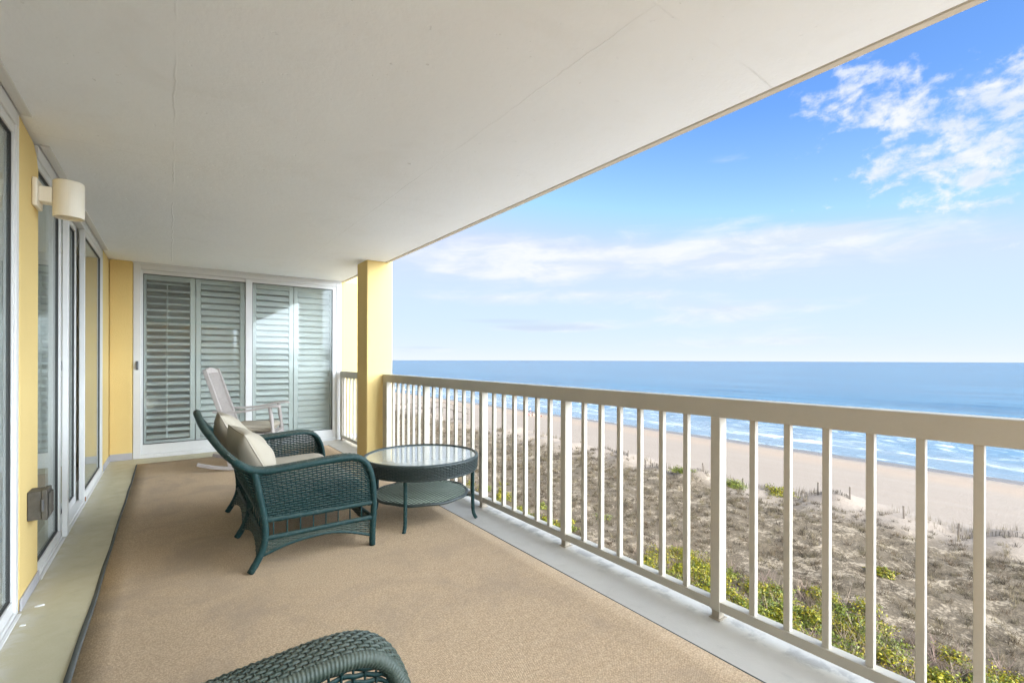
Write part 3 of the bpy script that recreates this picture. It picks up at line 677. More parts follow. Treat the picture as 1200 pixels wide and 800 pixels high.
def wicker_seat(name, label, cat, loc, HW, rear_legs, fine=False):
    RO, RI = (.011, .018) if fine else (.0215, .0125)
    WR = M['wicker_faded'] if fine else M['wicker']
    root = empty(name, loc, 0, label, cat, None)
    X0 = .60
    def V(X, y, z): return np.array([X - X0, y, z])
    arm_h = .02
    side = [(1.098, 0, 1), (1.10, .10, 1), (1.108, .24, 1), (1.104, .38, 1), (1.086, .485, 1), (1.04, .568, 1), (.96, .600, 1), (.80, .596, 1), (.60, .582, 1), (.47, .578, 1),
            (.39, .592, 1), (.325, .630, .99), (.258, .690, .86), (.20, .765, .56), (.166, .818, .36), (.149, .868, .14), (.147, .880, 0)]
    for sgn in (-1, 1):
        P = spline([V(a, sgn * HW * s, b) for a, b, s in side], 5); Q, rr = wrapped(P, RO, fine=fine)
        MB().tube(Q, rr, 10 if fine else 8).build('rim', WR, root, smooth=True)
        # rear post, from the arm rim down to the flared foot
        P = spline([V(.40, sgn * HW, .575), V(.425, sgn * HW, .44), V(.452, sgn * HW, .29), V(.455, sgn * HW, .17), V(.425, sgn * HW * 1.005, .08), V(.378, sgn * HW * 1.01, 0)], 5)
        Q, rr = wrapped(P, .0205, fine=fine); MB().tube(Q, rr, 8).build('leg', M['wicker'], root, smooth=True)
        # rails along the side
        rl = MB()
        for za, zb in ((.287, .283), (.182, .186)): Q, rr = wrapped([V(.453, sgn * HW, za), V(1.104, sgn * HW, zb)], .0155, fine=fine); rl.tube(Q, rr, 8)
        P = spline([V(.445, sgn * HW, .085), V(.60, sgn * HW, .128), V(.80, sgn * HW, .142), V(.95, sgn * HW, .115), V(1.10, sgn * HW, .062)], 6); Q, rr = wrapped(P, .009); rl.tube(Q, rr, 6)
        for k in range(8): x = .50 + k * .075; rl.tube([V(x, sgn * HW, .19), V(x, sgn * HW, .28)], .0042, 6)
        rl.build('side_rail', M['wicker'], root, smooth=True)
        # woven arm panel
        Xs = np.array([.40, .47, .60, .80, .96, 1.04, 1.075, 1.09]); Zs = np.array([.568, .566, .572, .586, .588, .562, .522, .485])
        def arm(u, v, sgn=sgn):
            zz = .297 + v * .27; xr_ = np.interp(zz, [.29, .44, .575], [.468, .442, .418]); x = xr_ + (1.088 - xr_) * u
            zt = np.interp(x, Xs, Zs); return V(x, sgn * (HW - (.086 if fine else 0)), .297 + (zt - .297) * v)
        weave(grid_surf(arm), 26, 19, .0034, .0125, .0028, 2).build('arm_panel', M['wicker'], root, smooth=True)
        def skirt(u, v, sgn=sgn):
            x = .455 + .64 * u; zb = np.interp(x, [.445, .60, .80, .95, 1.10], [.088, .130, .144, .118, .066]); return V(x, sgn * HW, zb + (.178 - zb) * v)
        weave(grid_surf(skirt), 22, 7, .003, .011, .0028, 2).build('skirt', M['wicker_faded'], root, smooth=True)
        # wide woven band on top of the arm, running over the front and up the back
        band = spline([V(a, 0, b) for a, b, s in side[2:13]], 5); band = resample(band, .01)
        bw = .085
        def top(u, v, sgn=sgn):
            k = u * (len(band) - 1); i = min(int(k), len(band) - 2); p = band[i] * (1 - (k - i)) + band[i + 1] * (k - i)
            t_ = band[i + 1] - band[i]; t_ /= np.linalg.norm(t_); nn = np.array([-t_[2], 0, t_[0]]); nn = nn if nn[2] > 0 or t_[2] > 0 else -nn
            out = np.array([t_[2], 0, -t_[0]]);  # outward normal of the path (front to back travel)
            crown = .010 * math.sin(math.pi * v) + (.010 * (1 - (1 - min(1, v * 3)) ** 2) if fine else 0)
            return np.array([p[0], sgn * (HW + (.010 if fine else -.006) - (bw + (.016 if fine else 0)) * v), p[2]]) + out * (.006 + crown)
        weave(grid_surf(top), 96 if fine else 48, 10 if fine else 7, .0020 if fine else .0028, .0112 if fine else .0128, .003, 2).build('arm_top', M['wicker_faded'], root, smooth=True)
        Q, rr = wrapped([b_ + np.array([0, sgn * (HW - .006 - bw), 0]) for b_ in band], RI, fine=fine)
        MB().tube(Q, rr, 8).build('inner_rim', WR, root, smooth=True)
    # front legs are the ends of the rims; extra rear legs between the posts
    for k in range(1, rear_legs - 1):
        y = -HW + 2 * HW * k / (rear_legs - 1)
        Q, rr = wrapped(spline([V(.452, y, .29), V(.455, y, .17), V(.425, y, .08), V(.378, y, 0)], 5), .0205); MB().tube(Q, rr, 8).build('leg', M['wicker'], root, smooth=True)
    # back: woven shell from the bottom rail up to the rim
    rim = np.array([(b_, a, s) for a, b_, s in side[10:]][::-1])      # s from 0 (middle) to 1 (side)
    sv = rim[:, 2]; zr = rim[:, 0]; xr = rim[:, 1]
    def back(u, v):
        s = abs(2 * u - 1); sg = 1 if u > .5 else -1
        xt = np.interp(s, sv, xr); zt = np.interp(s, sv, zr)
        xb, zb = .447, .29
        q = v; x = xb + (xt - xb) * (q ** 1.25); z = zb + (zt - zb) * q
        return V(x, sg * s * HW * (1 - .012), z)
    nb_ = int(2 * HW / .03)
    weave(grid_surf(back), nb_, 34, .0034, .0135, .003, 2).build('back_panel', M['wicker'], root, smooth=True)
    rl = MB()
    for z in (.287, .182): Q, rr = wrapped([V(.455, -HW, z), V(.455, HW, z)], .0155); rl.tube(Q, rr, 8)
    for k in range(int(2 * HW / .075)): y = -HW + .05 + k * .075; rl.tube([V(.455, y, .19), V(.455, y, .28)], .0042, 6)
    Q, rr = wrapped([V(1.10, -HW, .285), V(1.10, HW, .285)], .0125); rl.tube(Q, rr, 8)
    Q, rr = wrapped([V(1.10, -HW, .185), V(1.10, HW, .185)], .0125); rl.tube(Q, rr, 8)
    rl.build('cross_rail', M['wicker'], root, smooth=True)
    bays = rear_legs - 1
    for k in range(bays):
        y0 = -HW + 2 * HW * k / bays; y1 = y0 + 2 * HW / bays
        def sk(u, v):
            zb = .035 + .075 * max(0, math.sin(math.pi * u)) ** .8; return V(.452 - .05 * max(0, (.15 - (zb + (.178 - zb) * v)) / .12), y0 + (y1 - y0) * u, zb + (.178 - zb) * v)
        weave(grid_surf(sk), int(.6 * (y1 - y0) / .02), 7, .003, .011, .0028, 2).build('skirt', M['wicker_faded'], root, smooth=True)
    def skf(u, v):
        zb = .06 + .07 * math.sin(math.pi * u) ** .6; return V(1.10, -HW + 2 * HW * u, zb + (.178 - zb) * v)
    weave(grid_surf(skf), int(2 * HW / .032), 7, .003, .011, .0028, 2).build('skirt', M['wicker_faded'], root, smooth=True)
    MB().box(V(.46, -HW + .015, .29), V(1.09, HW - .015, .315)).build('seat', M['wicker'], root, bevel=.005)
    return root
LX, LY = .60, 3.757
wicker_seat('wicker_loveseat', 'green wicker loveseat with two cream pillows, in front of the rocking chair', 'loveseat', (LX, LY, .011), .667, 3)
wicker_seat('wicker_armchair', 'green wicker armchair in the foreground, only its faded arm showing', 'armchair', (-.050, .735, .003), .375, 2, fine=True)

# cushions
def cushion(name, label, cat, size, loc, rot=(0, 0, 0), puff=.35, pillow=False, group=None, seed=0):
    o = empty(name, loc, 0, label, cat, group); o.rotation_euler = rot
    n = 28; A, B, T = size[0] / 2, size[1] / 2, size[2] / 2; mb = MB(); r_ = np.random.default_rng(seed)
    ph = r_.uniform(0, 6, 6)
    def pt(a, b, sgn):
        if pillow:
            k = max(0., (1 - a ** 4)) * max(0., (1 - b ** 4)); t = T * (k ** .5) * (.55 + .45 * (1 - a * a) * (1 - b * b)) ** .8
            ka = 1 - .07 * (1 - b * b); kb = 1 - .07 * (1 - a * a)
            t += .006 * math.sin(5 * a + 3 * b + ph[0]) * k + .004 * math.sin(9 * b - 4 * a + ph[1]) * k
            return (a * A * (1 - .05 * (1 - abs(b) ** 2)), b * B * (1 - .05 * (1 - abs(a) ** 2)), sgn * t)
        k = (max(0., 1 - abs(a) ** 10) * max(0., 1 - abs(b) ** 10)) ** .5
        return (a * A, b * B, sgn * T * (.80 * k + .2) * (1 + .10 * (1 - a * a) * (1 - b * b)) + .003 * math.sin(4 * a + 5 * b + ph[2]))
    for sgn in (1, -1):
        g = [pt(math.sin(math.pi / 2 * (2 * i / n - 1)), math.sin(math.pi / 2 * (2 * j / n - 1)), sgn) for i in range(n + 1) for j in range(n + 1)]
        fs = [(i * (n + 1) + j, (i + 1) * (n + 1) + j, (i + 1) * (n + 1) + j + 1, i * (n + 1) + j + 1) for i in range(n) for j in range(n)]
        mb.add(g, fs if sgn > 0 else [f[::-1] for f in fs])
    if not pillow:
        for ring in range(4):
            pass
        idx = [i * (n + 1) for i in range(n + 1)] + [n * (n + 1) + j for j in range(1, n + 1)] + [i * (n + 1) + n for i in range(n - 1, -1, -1)] + [j for j in range(n - 1, 0, -1)]
        N = (n + 1) ** 2
        mb.f += [(idx[k], idx[(k + 1) % len(idx)], N + idx[(k + 1) % len(idx)], N + idx[k]) for k in range(len(idx))]
    mb.build('cover', M['fabric'], o, smooth=True)
    edge = lambda sg: [pt(math.sin(math.pi / 2 * c), -1, sg) for c in np.linspace(-1, 1, 15)] + [pt(1, math.sin(math.pi / 2 * c), sg) for c in np.linspace(-1, 1, 15)][1:] + \
        [pt(math.sin(math.pi / 2 * c), 1, sg) for c in np.linspace(1, -1, 15)][1:] + [pt(-1, math.sin(math.pi / 2 * c), sg) for c in np.linspace(1, -1, 15)][1:-1]
    pm = MB()
    for sg in ((1,) if pillow else (1, -1)): pm.tube(edge(sg), .004, 6, closed=True)
    pm.build('piping', M['piping'], o, smooth=True)
    return o
cushion('seat_cushion', 'long cream seat cushion on the green wicker loveseat', 'cushion', (.62, 1.12, .12), (.755, LY, .392))
cushion('throw_pillow', 'nearer cream throw pillow leaning on the loveseat back', 'pillow', (.43, .41, .21), (.440, 3.46, .612), (R(6), R(62), R(12)), pillow=True, seed=1)
cushion('throw_pillow', 'farther cream throw pillow half hidden by the other pillow', 'pillow', (.42, .42, .20), (.375, 3.92, .672), (R(-4), R(64), R(-6)), pillow=True, seed=2)

# ------------------------------------------------------------------ coffee table
TX, TY = 1.632, 3.463
tb = empty('coffee_table', (TX, TY, 0), 0, 'round dark green wicker coffee table with a glass top', 'coffee table')
ap = grid_surf(lambda u, v: (.449 * math.cos(-2 * math.pi * u) * (1 - .02 * (1 - v)), .449 * math.sin(-2 * math.pi * u) * (1 - .02 * (1 - v)), .388 + .092 * v))
weave(ap, 120, 9, .0026, .0105, .003, 2).build('apron', M['wicker_dark'], tb, smooth=True)
MB().lathe([(.433, .390), (.443, .478), (.425, .478), (.42, .390)], 64, closed=True).build('apron_core', M['wicker_dark'], tb, smooth=False)
Q, rr = wrapped([(.438 * math.cos(a), .438 * math.sin(a), .483) for a in np.linspace(0, 2 * math.pi, 97)][:-1], .0145)
MB().tube([(.438 * math.cos(a), .438 * math.sin(a), .483) for a in np.linspace(0, 2 * math.pi, 97)[:-1]], .0145, 8, closed=True).tube([(.436 * math.cos(a), .434 * math.sin(a), .388) for a in np.linspace(0, 2 * math.pi, 97)[:-1]], .009, 8, closed=True).build('rim', M['wicker_dark'], tb, smooth=True)
MB().lathe([(0, .478), (.424, .478), (.427, .481), (.427, .484), (.424, .487), (0, .487)], 72).build('glass_top', M['table_glass'], tb, smooth=False)
for a in (45, 135, 225, 315):
    ca, sa = math.cos(R(a)), math.sin(R(a)); lx = .022
    P = spline([(.40 * ca + lx, .40 * sa, .392), (.40 * ca + lx, .40 * sa, .22), (.402 * ca + lx, .402 * sa, .08), (.412 * ca + lx, .412 * sa, .03), (.43 * ca + lx, .43 * sa, .002)], 5)
    Q, rr = wrapped(P, .0145); MB().tube(Q, rr, 8).build('leg', M['wicker'], tb, smooth=True)
    MB().tube([(.34 * ca, .34 * sa, .182), (.405 * ca + lx, .405 * sa, .182)], .009, 6).build('stretcher', M['wicker_dark'], tb, smooth=True)
sh = MB(); SR, SZ = .362, .196
for j in range(40):
    y = -SR + 2 * SR * (j + .5) / 40; hx = math.sqrt(max(0, (SR - .004) ** 2 - y * y)); n_s = max(2, int(2 * hx / .012)); prev = None
    for i in range(n_s + 1):
        x = -hx + 2 * hx * i / n_s; o = .0032 * math.cos(math.pi * (x / .03 + j)); b = len(sh.v)
        sh.v.extend([(x, y - .0060, SZ + o), (x, y, SZ + o + .0022), (x, y + .0060, SZ + o), (x, y, SZ + o - .0022)])
        if prev is not None:
            for k in range(4): l = (k + 1) % 4; sh.f.append((prev + k, prev + l, b + l, b + k))
        prev = b
so = sh.build('shelf', M['wicker_shelf'], tb, smooth=True)
MB().tube([(SR * math.cos(a), SR * math.sin(a), SZ - .004 + .003 * math.sin(9 * a)) for a in np.linspace(0, 2 * math.pi, 73)[:-1]], .012, 8, closed=True).lathe([(0, SZ - .008), (SR, SZ - .008), (SR, SZ - .012), (0, SZ - .012)], 48).build('shelf_rim', M['wicker_dark'], so, smooth=True)  # the rim, plus a dark disc painting shade into the weave gaps

# ------------------------------------------------------------------ rocking chair
rc = empty('rocking_chair', (.351, 6.42, .011), math.atan2(-.33, .944), 'weathered white wooden rocking chair by the shuttered door', 'rocking chair')
hw = .27
for sg in (-1, 1):
    P = spline([(-.02, sg * hw, .085), (.15, sg * hw, .042), (.42, sg * hw, .018), (.70, sg * hw, .030), (.93, sg * hw, .075)], 6); mb = MB()
    for a, b in zip(P[:-1], P[1:]): mb.bar(a, b, .032, .036)
    mb.build('rocker', M['old_wood'], rc, bevel=.003)
    MB().bar((.30, sg * (hw - .005), .04), (.25, sg * (hw - .005), .44), .036, .042).build('leg', M['old_wood'], rc, bevel=.004)
    prof = [(.02, .0), (.016, .06), (.024, .12), (.017, .20), (.022, .27), (.026, .36), (.016, .44), (.024, .52), (.018, .60), (.021, .66)]
    P = [np.array((.70 + .03 * math.sin(z * 5), sg * (hw + .0), .03 + z)) for r, z in prof]; P = spline(P, 3)
    MB().tube(P, list(np.interp(np.linspace(0, 1, len(P)), np.linspace(0, 1, len(prof)), [p[0] for p in prof])), 10).build('leg', M['old_wood'], rc, smooth=True)
    # arm: narrow at the back, paddle at the front, gently waved
    st = [(.13, .018, .655), (.25, .02, .645), (.40, .022, .650), (.55, .032, .672), (.68, .045, .698), (.76, .05, .705), (.80, .042, .702), (.815, .02, .698)]
    st = [tuple(p) for p in spline(st, 4)]; vs = []; fs = []
    for x, wd_, z in st: vs += [(x, sg * (hw + .01) - wd_, z - .011), (x, sg * (hw + .01) + wd_, z - .011), (x, sg * (hw + .01) + wd_, z + .011), (x, sg * (hw + .01) - wd_, z + .011)]
    for i in range(len(st) - 1):
        for k in range(4): l = (k + 1) % 4; fs.append((i * 4 + k, i * 4 + l, i * 4 + 4 + l, i * 4 + 4 + k))
    fs += [(3, 2, 1, 0), tuple((len(st) - 1) * 4 + k for k in range(4))]
    MB().add(vs, fs).build('arm', M['old_wood'], rc, bevel=.004)
    MB().bar((.27, sg * (hw - .03), .40), (.035, sg * (hw - .045), 1.12), .034, .044, up=(1, 0, 0)).build('back_post', M['old_wood'], rc, bevel=.005)
bx = lambda z: .27 + (.035 - .27) * (z - .40) / .72
sl = MB()
for k in range(11):
    y = -.195 + .39 * k / 10; sl.bar((bx(.47) + .004, y, .47), (bx(.78) - .016, y, .78), .0145, .012, up=(1, 0, .3)); sl.bar((bx(.78) - .016, y, .78), (bx(1.08), y, 1.08), .0145, .012, up=(1, 0, .3))
sl.build('back_slats', M['old_wood'], rc, bevel=.002)
cr = MB(); vs = []; fs = []
for k in range(13):
    y = -.245 + .49 * k / 12; z = 1.095 + .045 * math.cos(math.pi * (k / 12 - .5)); x = bx(1.09) - .02 * math.cos(math.pi * (k / 12 - .5))
    vs += [(x - .012, y, 1.05), (x + .016, y, 1.05), (x + .006, y, z), (x - .022, y, z)]
for i in range(12):
    for k in range(4): l = (k + 1) % 4; fs.append((i * 4 + k, i * 4 + l, i * 4 + 4 + l, i * 4 + 4 + k))
cr.add(vs, fs + [(3, 2, 1, 0), (48, 49, 50, 51)]).build('crest_rail', M['old_wood'], rc, bevel=.005)
MB().bar((bx(.46), -.24, .46), (bx(.46), .24, .46), .03, .05).build('lower_rail', M['old_wood'], rc, bevel=.004)
stt = MB()
for k in range(8): x = .27 + k * .062; stt.box((x, -.25, .375), (x + .05, .25, .392))
stt.box((.24, -.27, .325), (.27, .27, .374)).box((.72, -.27, .325), (.75, .27, .374)).box((.27, -.27, .325), (.72, -.245, .374)).box((.27, .245, .325), (.72, .27, .374))
stt.build('seat', M['old_wood'], rc, bevel=.003)
MB().tube([(.70, -hw, .18), (.70, hw, .18)], .012, 8).tube([(.29, -hw, .20), (.29, hw, .20)], .012, 8).build('stretcher', M['old_wood'], rc, smooth=True)
rcm = Matrix.Translation((.351, 6.42, .011)) @ Matrix.Rotation(math.atan2(-.33, .944), 4, 'Z'); pos = rcm @ Vector((.50, 0, .447))
cushion('chair_cushion', 'cream seat pad on the weathered rocking chair', 'cushion', (.44, .46, .09), tuple(pos), (0, 0, math.atan2(-.33, .944)))

# ------------------------------------------------------------------ wall lamp, outlet box
lp = empty('wall_lamp', (-.598, 3.60, 2.145), 0, 'cream cylinder wall lamp on the yellow pier', 'wall lamp')
MB().box((.001, -.075, -.075), (.022, .075, .075)).build('back_plate', M['lamp'], lp, bevel=.006)
MB().box((.022, -.042, -.042), (.075, .042, .042)).build('bracket', M['lamp'], lp, bevel=.004)
MB().lathe([(.0, .092), (.062, .092), (.067, .086), (.067, -.108), (.062, -.108), (.062, .08), (0, .08)], 48, (.138, 0, 0)).build('shade', M['lamp'], lp, smooth=False, bevel=0)
MB().lathe([(0, -.02), (.025, -.025), (.032, -.05), (.02, -.075), (0, -.08)], 20, (.138, 0, 0)).build('bulb', M['cloth_white'], lp, smooth=True)
ob = empty('outlet_box', (-.598, 3.50, .48), 0, 'weathered grey outlet box low on the yellow pier', 'outlet box')
MB().box((.001, -.055, -.075), (.055, .055, .075)).build('box_body', M['box'], ob, bevel=.004)
MB().box((.056, -.06, -.08), (.078, .06, .08)).box((.079, -.045, -.06), (.088, .045, .06)).build('box_cover', M['box'], ob, bevel=.004)
MB().tube([(.060, -.063, -.03), (.060, -.063, .03)], .005, 6).build('hinge', M['latch'], ob)
for loc_, lab in (((-.585, 5.40, .05), 'small rusty screw plate at the foot of the sliding sash'),):
    o = MB().box((0, -.012, -.018), (.006, .012, .018)).build('screw_plate', M['rust'], None, bevel=.002, loc=loc_); tag(o, lab, 'screw plate')

for (x, y, sz, lab) in ((-.53, 3.32, .022, 'larger white plaster flake on the floor by the lamp pier'), (-.555, 3.12, .016, 'thin white plaster flake on the floor by the left sliding door')):
    rf2 = np.random.default_rng(int(sz * 1e4)); mb = MB(); k = 7
    ring = [(sz * rf2.uniform(.5, 1) * math.cos(6.283 * i / k), sz * .5 * rf2.uniform(.5, 1) * math.sin(6.283 * i / k)) for i in range(k)]
    mb.add([(a, b, .0) for a, b in ring] + [(a * .9, b * .9, .004 + .002 * rf2.uniform()) for a, b in ring], [tuple(range(k))[::-1], tuple(range(k, 2 * k))] + [(i, (i + 1) % k, k + (i + 1) % k, k + i) for i in range(k)])
    o = mb.build('plaster_flake', M['white_metal'], loc=(x, y, .001)); tag(o, lab, 'flake', 'plaster flakes on the floor')
# ------------------------------------------------------------------ vegetation
def hsh(x, y):
    return .5 + .5 * np.sin(.9 * x + 1.7 * np.sin(.45 * y + .3 * x) + 1.2) * np.cos(.75 * y - .8 * np.sin(.5 * x)) + .35 * np.sin(2.3 * x - 1.9 * y)
def blades(n_t, xr, yr, per, hgt, wid, keep, seed, pal, lean=.9):
    r = np.random.default_rng(seed); x = r.uniform(*xr, n_t); y = yr[0] + (yr[1] - yr[0]) * r.uniform(0, 1, n_t) ** 1.25
    k = keep(x, y, r.uniform(0, 1, n_t)); x, y = x[k], y[k]; n = len(x); z = terr(x, y)
    far = 1 + y / 70.0
    c = np.array(pal)[r.integers(0, len(pal), n)] * r.uniform(.75, 1.25, (n, 1))
    X = np.repeat(x, per) + r.normal(0, .10, n * per); Y = np.repeat(y, per) + r.normal(0, .10, n * per); Zb = np.repeat(z, per) - .03
    a = r.uniform(0, 6.283, n * per); h = r.uniform(.35, 1.0, n * per) * hgt * np.repeat(r.uniform(.5, 1.2, n), per); ln = h * lean * r.uniform(.3, 1.2, n * per)
    w_ = wid * np.repeat(far, per) * r.uniform(.6, 1.3, n * per)
    b = r.uniform(0, 6.283, n * per)
    p1 = np.stack([X - np.cos(b) * w_, Y - np.sin(b) * w_, Zb], 1); p2 = np.stack([X + np.cos(b) * w_, Y + np.sin(b) * w_, Zb], 1)
    p3 = np.stack([X + np.cos(a) * ln, Y + np.sin(a) * ln, Zb + h], 1)
    return np.stack([p1, p2, p3], 1).reshape(-1, 3), np.repeat(c, per, axis=0)
def crestx(y): return 41.5 + 1.6 * np.sin(y * .13 + 1) + 1.1 * np.sin(y * .31 + 2.2) + .7 * np.sin(y * .063)
pal = [(.056, .044, .028), (.072, .056, .036), (.044, .034, .023), (.10, .082, .046), (.068, .048, .029), (.078, .066, .042)]
V1, C1 = blades(9500, (13, 44), (-6, 42), 22, .42, .010, lambda x, y, q: (q < (.16 + .70 * np.clip(hsh(x, y) * 1.7 - .35, 0, 1)) * np.clip((crestx(y) + .8 - x) / 4, .12, 1)), 1, pal)
V2, C2 = blades(9000, (13, 45), (40, 170), 14, .50, .013, lambda x, y, q: (q < (.25 + .7 * np.clip(hsh(x, y) * 1.7 - .35, 0, 1)) * np.clip((crestx(y) + .8 - x) / 4, .12, 1)), 2, pal)
o = np_mesh('dry_grass', np.concatenate([V1, V2]), 3, np.concatenate([C1, C2]), M['grass']); tag(o, 'grey brown dry grass and twigs covering the dune field', 'dry grass', kind='stuff')
Vs, Cs = blades(900, (15, 43), (-6, 90), 26, .75, .007, lambda x, y, q: (q < .2 + np.clip(hsh(y * .7, x * .7), 0, 1)) & (x < crestx(y) - 1), 21, [(.12, .095, .058), (.15, .12, .075), (.085, .07, .045)], .5)
o = np_mesh('straw_clumps', Vs, 3, Cs, M['grass']); tag(o, 'taller pale straw clumps scattered through the dune scrub', 'straw', kind='stuff')
V3, C3 = blades(1500, (41, 47), (-4, 150), 9, .85, .008, lambda x, y, q: (np.abs(x - crestx(y) - 2.2) < 1.6) & (np.sin(y * .8) + np.sin(y * .27) > -.2), 3, [(.11, .09, .058), (.085, .068, .046)], .25)
o = np_mesh('beach_grass', V3, 3, C3, M['grass']); tag(o, 'sparse upright beach grass along the dune crest', 'beach grass', kind='stuff')

def leaves(cent, rad, n, size, seed, pal, flat=.75):
    r = np.random.default_rng(seed); v = r.normal(0, 1, (n, 3)); v /= np.linalg.norm(v, axis=1)[:, None]; v[:, 2] = np.abs(v[:, 2])
    d_ = r.uniform(.25, 1, n) ** .45
    lump = .72 + .28 * np.sin(v[:, 0] * 5 + seed) * np.sin(v[:, 1] * 6 + 2 * seed) + .18 * np.sin(v[:, 2] * 9 + v[:, 0] * 7)
    p = v * (d_ * lump)[:, None] * np.array(rad) + np.array(cent)
    nr = v + r.normal(0, .6, (n, 3)); nr /= np.linalg.norm(nr, axis=1)[:, None]
    t = np.cross(nr, r.normal(0, 1, (n, 3))); t /= np.linalg.norm(t, axis=1)[:, None]; b = np.cross(nr, t)
    s = size * r.uniform(.6, 1.3, n)[:, None]
    q = np.stack([p - t * s, p + b * s * .5, p + t * s, p - b * s * .5], 1).reshape(-1, 3)
    c = np.array(pal)[r.integers(0, len(pal), n)] * r.uniform(.7, 1.3, (n, 1))
    return q, c
gpal = [(.155, .155, .010), (.205, .185, .010), (.11, .125, .010), (.235, .195, .012), (.06, .075, .010), (.15, .11, .016), (.085, .10, .012)]
dpal = [(.075, .10, .014), (.055, .08, .014), (.105, .125, .014), (.13, .13, .016)]
Q, C = [], []
r = np.random.default_rng(11)
for k in range(330):                                     # the thicket along the foot of the dune
    y = r.uniform(-6, 17); x = 14 + (11.6 + .9 * math.sin(y * .9) - .10 * abs(y - 6)) * r.uniform(0, 1) ** .6
    if x > 22.5 and hsh(np.array(x * .8), np.array(y * .8)) < .15: continue
    rr_ = r.uniform(.6, 1.2); q, c = leaves((x, y, float(terr(x, y)) - .05), (rr_, rr_, r.uniform(.45, .85)), 640, .054, 100 + k, gpal if r.uniform() < .75 else dpal); Q.append(q); C.append(c)
for k in range(170):                                     # it thins into low patches further along the coast
    y = 16 + r.uniform(0, 1) ** 1.4 * 60; x = 21 + r.normal(0, 1.6)
    if math.sin(y * .55) + .6 * math.sin(y * .21 + 2) < .25: continue
    rr_ = r.uniform(.4, .9); q, c = leaves((x, y, float(terr(x, y)) - .05), (rr_, rr_ * 1.3, r.uniform(.3, .6)), 200, .075, 500 + k, gpal if r.uniform() < .6 else dpal); Q.append(q); C.append(c)
o = np_mesh('shrub_thicket', np.concatenate(Q), 4, np.concatenate(C), M['leaf']); tag(o, 'yellow green shrub thicket below the railing', 'shrubs', kind='stuff')
V4, C4 = blades(900, (13, 26), (-6, 18), 16, 1.0, .010, lambda x, y, q: q < .8, 5, [(.17, .12, .10), (.22, .17, .13), (.13, .10, .085)], .7)
o = np_mesh('bare_twigs', V4, 3, C4, M['grass']); tag(o, 'bare brown twigs standing among the green thicket', 'twigs', kind='stuff')
for k, (px, py, rx, ry, rz_, lab, pl) in enumerate([
        (1033, 664, .62, .85, .42, 'small round yellow green shrub alone on the dry dune', gpal),
        (898, 580, 1.25, 2.0, 1.0, 'largest green shrub on the dune crest beside the sand fence', gpal),
        (862, 567, 1.0, 1.6, .8, 'low green shrub on the dune crest left of the largest crest shrub', dpal),
        (818, 556, .9, 2.0, .6, 'dark spreading shrub on the dune crest, leftmost of the crest shrubs', dpal),
        (588, 583, .95, 1.2, 1.05, 'bright green shrub seen through the railing right of the coffee table', gpal)]):
    x, y = ground_pt(px, py, -10.0); z = float(terr(x, y)); 
    if k in (1, 2, 3): x = float(crestx(np.array(y))) - .2; z = float(terr(x, y))
    s = empty('shrub', (x, y, z), 0, lab, 'shrub', None)
    q, c = leaves((0, 0, -.03), (rx, ry, rz_), 1500, .065, 900 + k, pl); np_mesh('foliage', q, 4, c, M['leaf'], s)
    st = MB()
    for j in range(6): a = j * 1.05; st.tube([(0, 0, -.05), (math.cos(a) * rx * .25, math.sin(a) * ry * .25, rz_ * .4), (math.cos(a) * rx * .5, math.sin(a) * ry * .5, rz_ * .7)], [.02, .014, .006], 5)
    st.build('stem', M['post_wood'], s)

# sand fence along the crest
sf = empty('sand_fence', (43.5, 15, float(terr(43.5, 15))), 0, 'broken grey slat sand fence half buried along the dune crest', 'sand fence')
prevp = None; rf_ = np.random.default_rng(4); k = 0; y = 2.2
while y < 42:
    x = float(crestx(np.array(y))) + .2; z = float(terr(x, y)); hh = rf_.uniform(.7, 1.05)
    lx, ly = x - 43.5, y - 15; lz = z - sf.location.z
    MB().bar((lx, ly, lz - .2), (lx + rf_.normal(0, .04), ly + rf_.normal(0, .05), lz + hh), .09, .09).build('post', M['post_wood'], sf, bevel=.01)
    if prevp is not None and rf_.uniform() < .62:
        sl_ = MB(); ns = int((ly - prevp[1]) / .075); hs_ = rf_.uniform(.25, .6)
        for i in range(ns):
            f_ = (i + .5) / ns; xx = prevp[0] + (lx - prevp[0]) * f_; yy = prevp[1] + (ly - prevp[1]) * f_; zz = float(terr(xx + 43.5, yy + 15)) - sf.location.z
            if rf_.uniform() < .15: continue
            h2 = hs_ * rf_.uniform(.7, 1.1) * (1 - .5 * f_ * rf_.uniform()); sl_.bar((xx, yy, zz - .1), (xx + rf_.normal(0, .03), yy + rf_.normal(0, .03), zz + h2), .035, .012)
        sl_.build('slats', M['post_wood'], sf)
    prevp = (lx, ly, lz); y += rf_.uniform(2.3, 3.6); k += 1
# boardwalk over the far dune
bw_ = empty('boardwalk', (41, 84, float(terr(41, 84)) + .5), 0, 'far wooden beach walkway crossing the dune crest', 'walkway')
MB().bar((-9, 0, .5), (3, 0, .6), 1.5, .1).bar((3, 0, .6), (9, 0, -1.2), 1.5, .1).build('deck', M['post_wood'], bw_)
for sg in (-1, 1):
    MB().bar((-9, sg * .75, 1.5), (3, sg * .75, 1.6), .08, .12).bar((3, sg * .75, 1.6), (9, sg * .75, -.2), .08, .12).build('handrail', M['post_wood'], bw_)
    for k in range(8):
        x = -9 + k * 2.5; z = .55 if x < 3 else .6 - (x - 3) * .3
        MB().box((x - .07, sg * .8 - .05, z - 2.6), (x + .07, sg * .8 + .05, z + .98)).build('post', M['post_wood'], bw_)

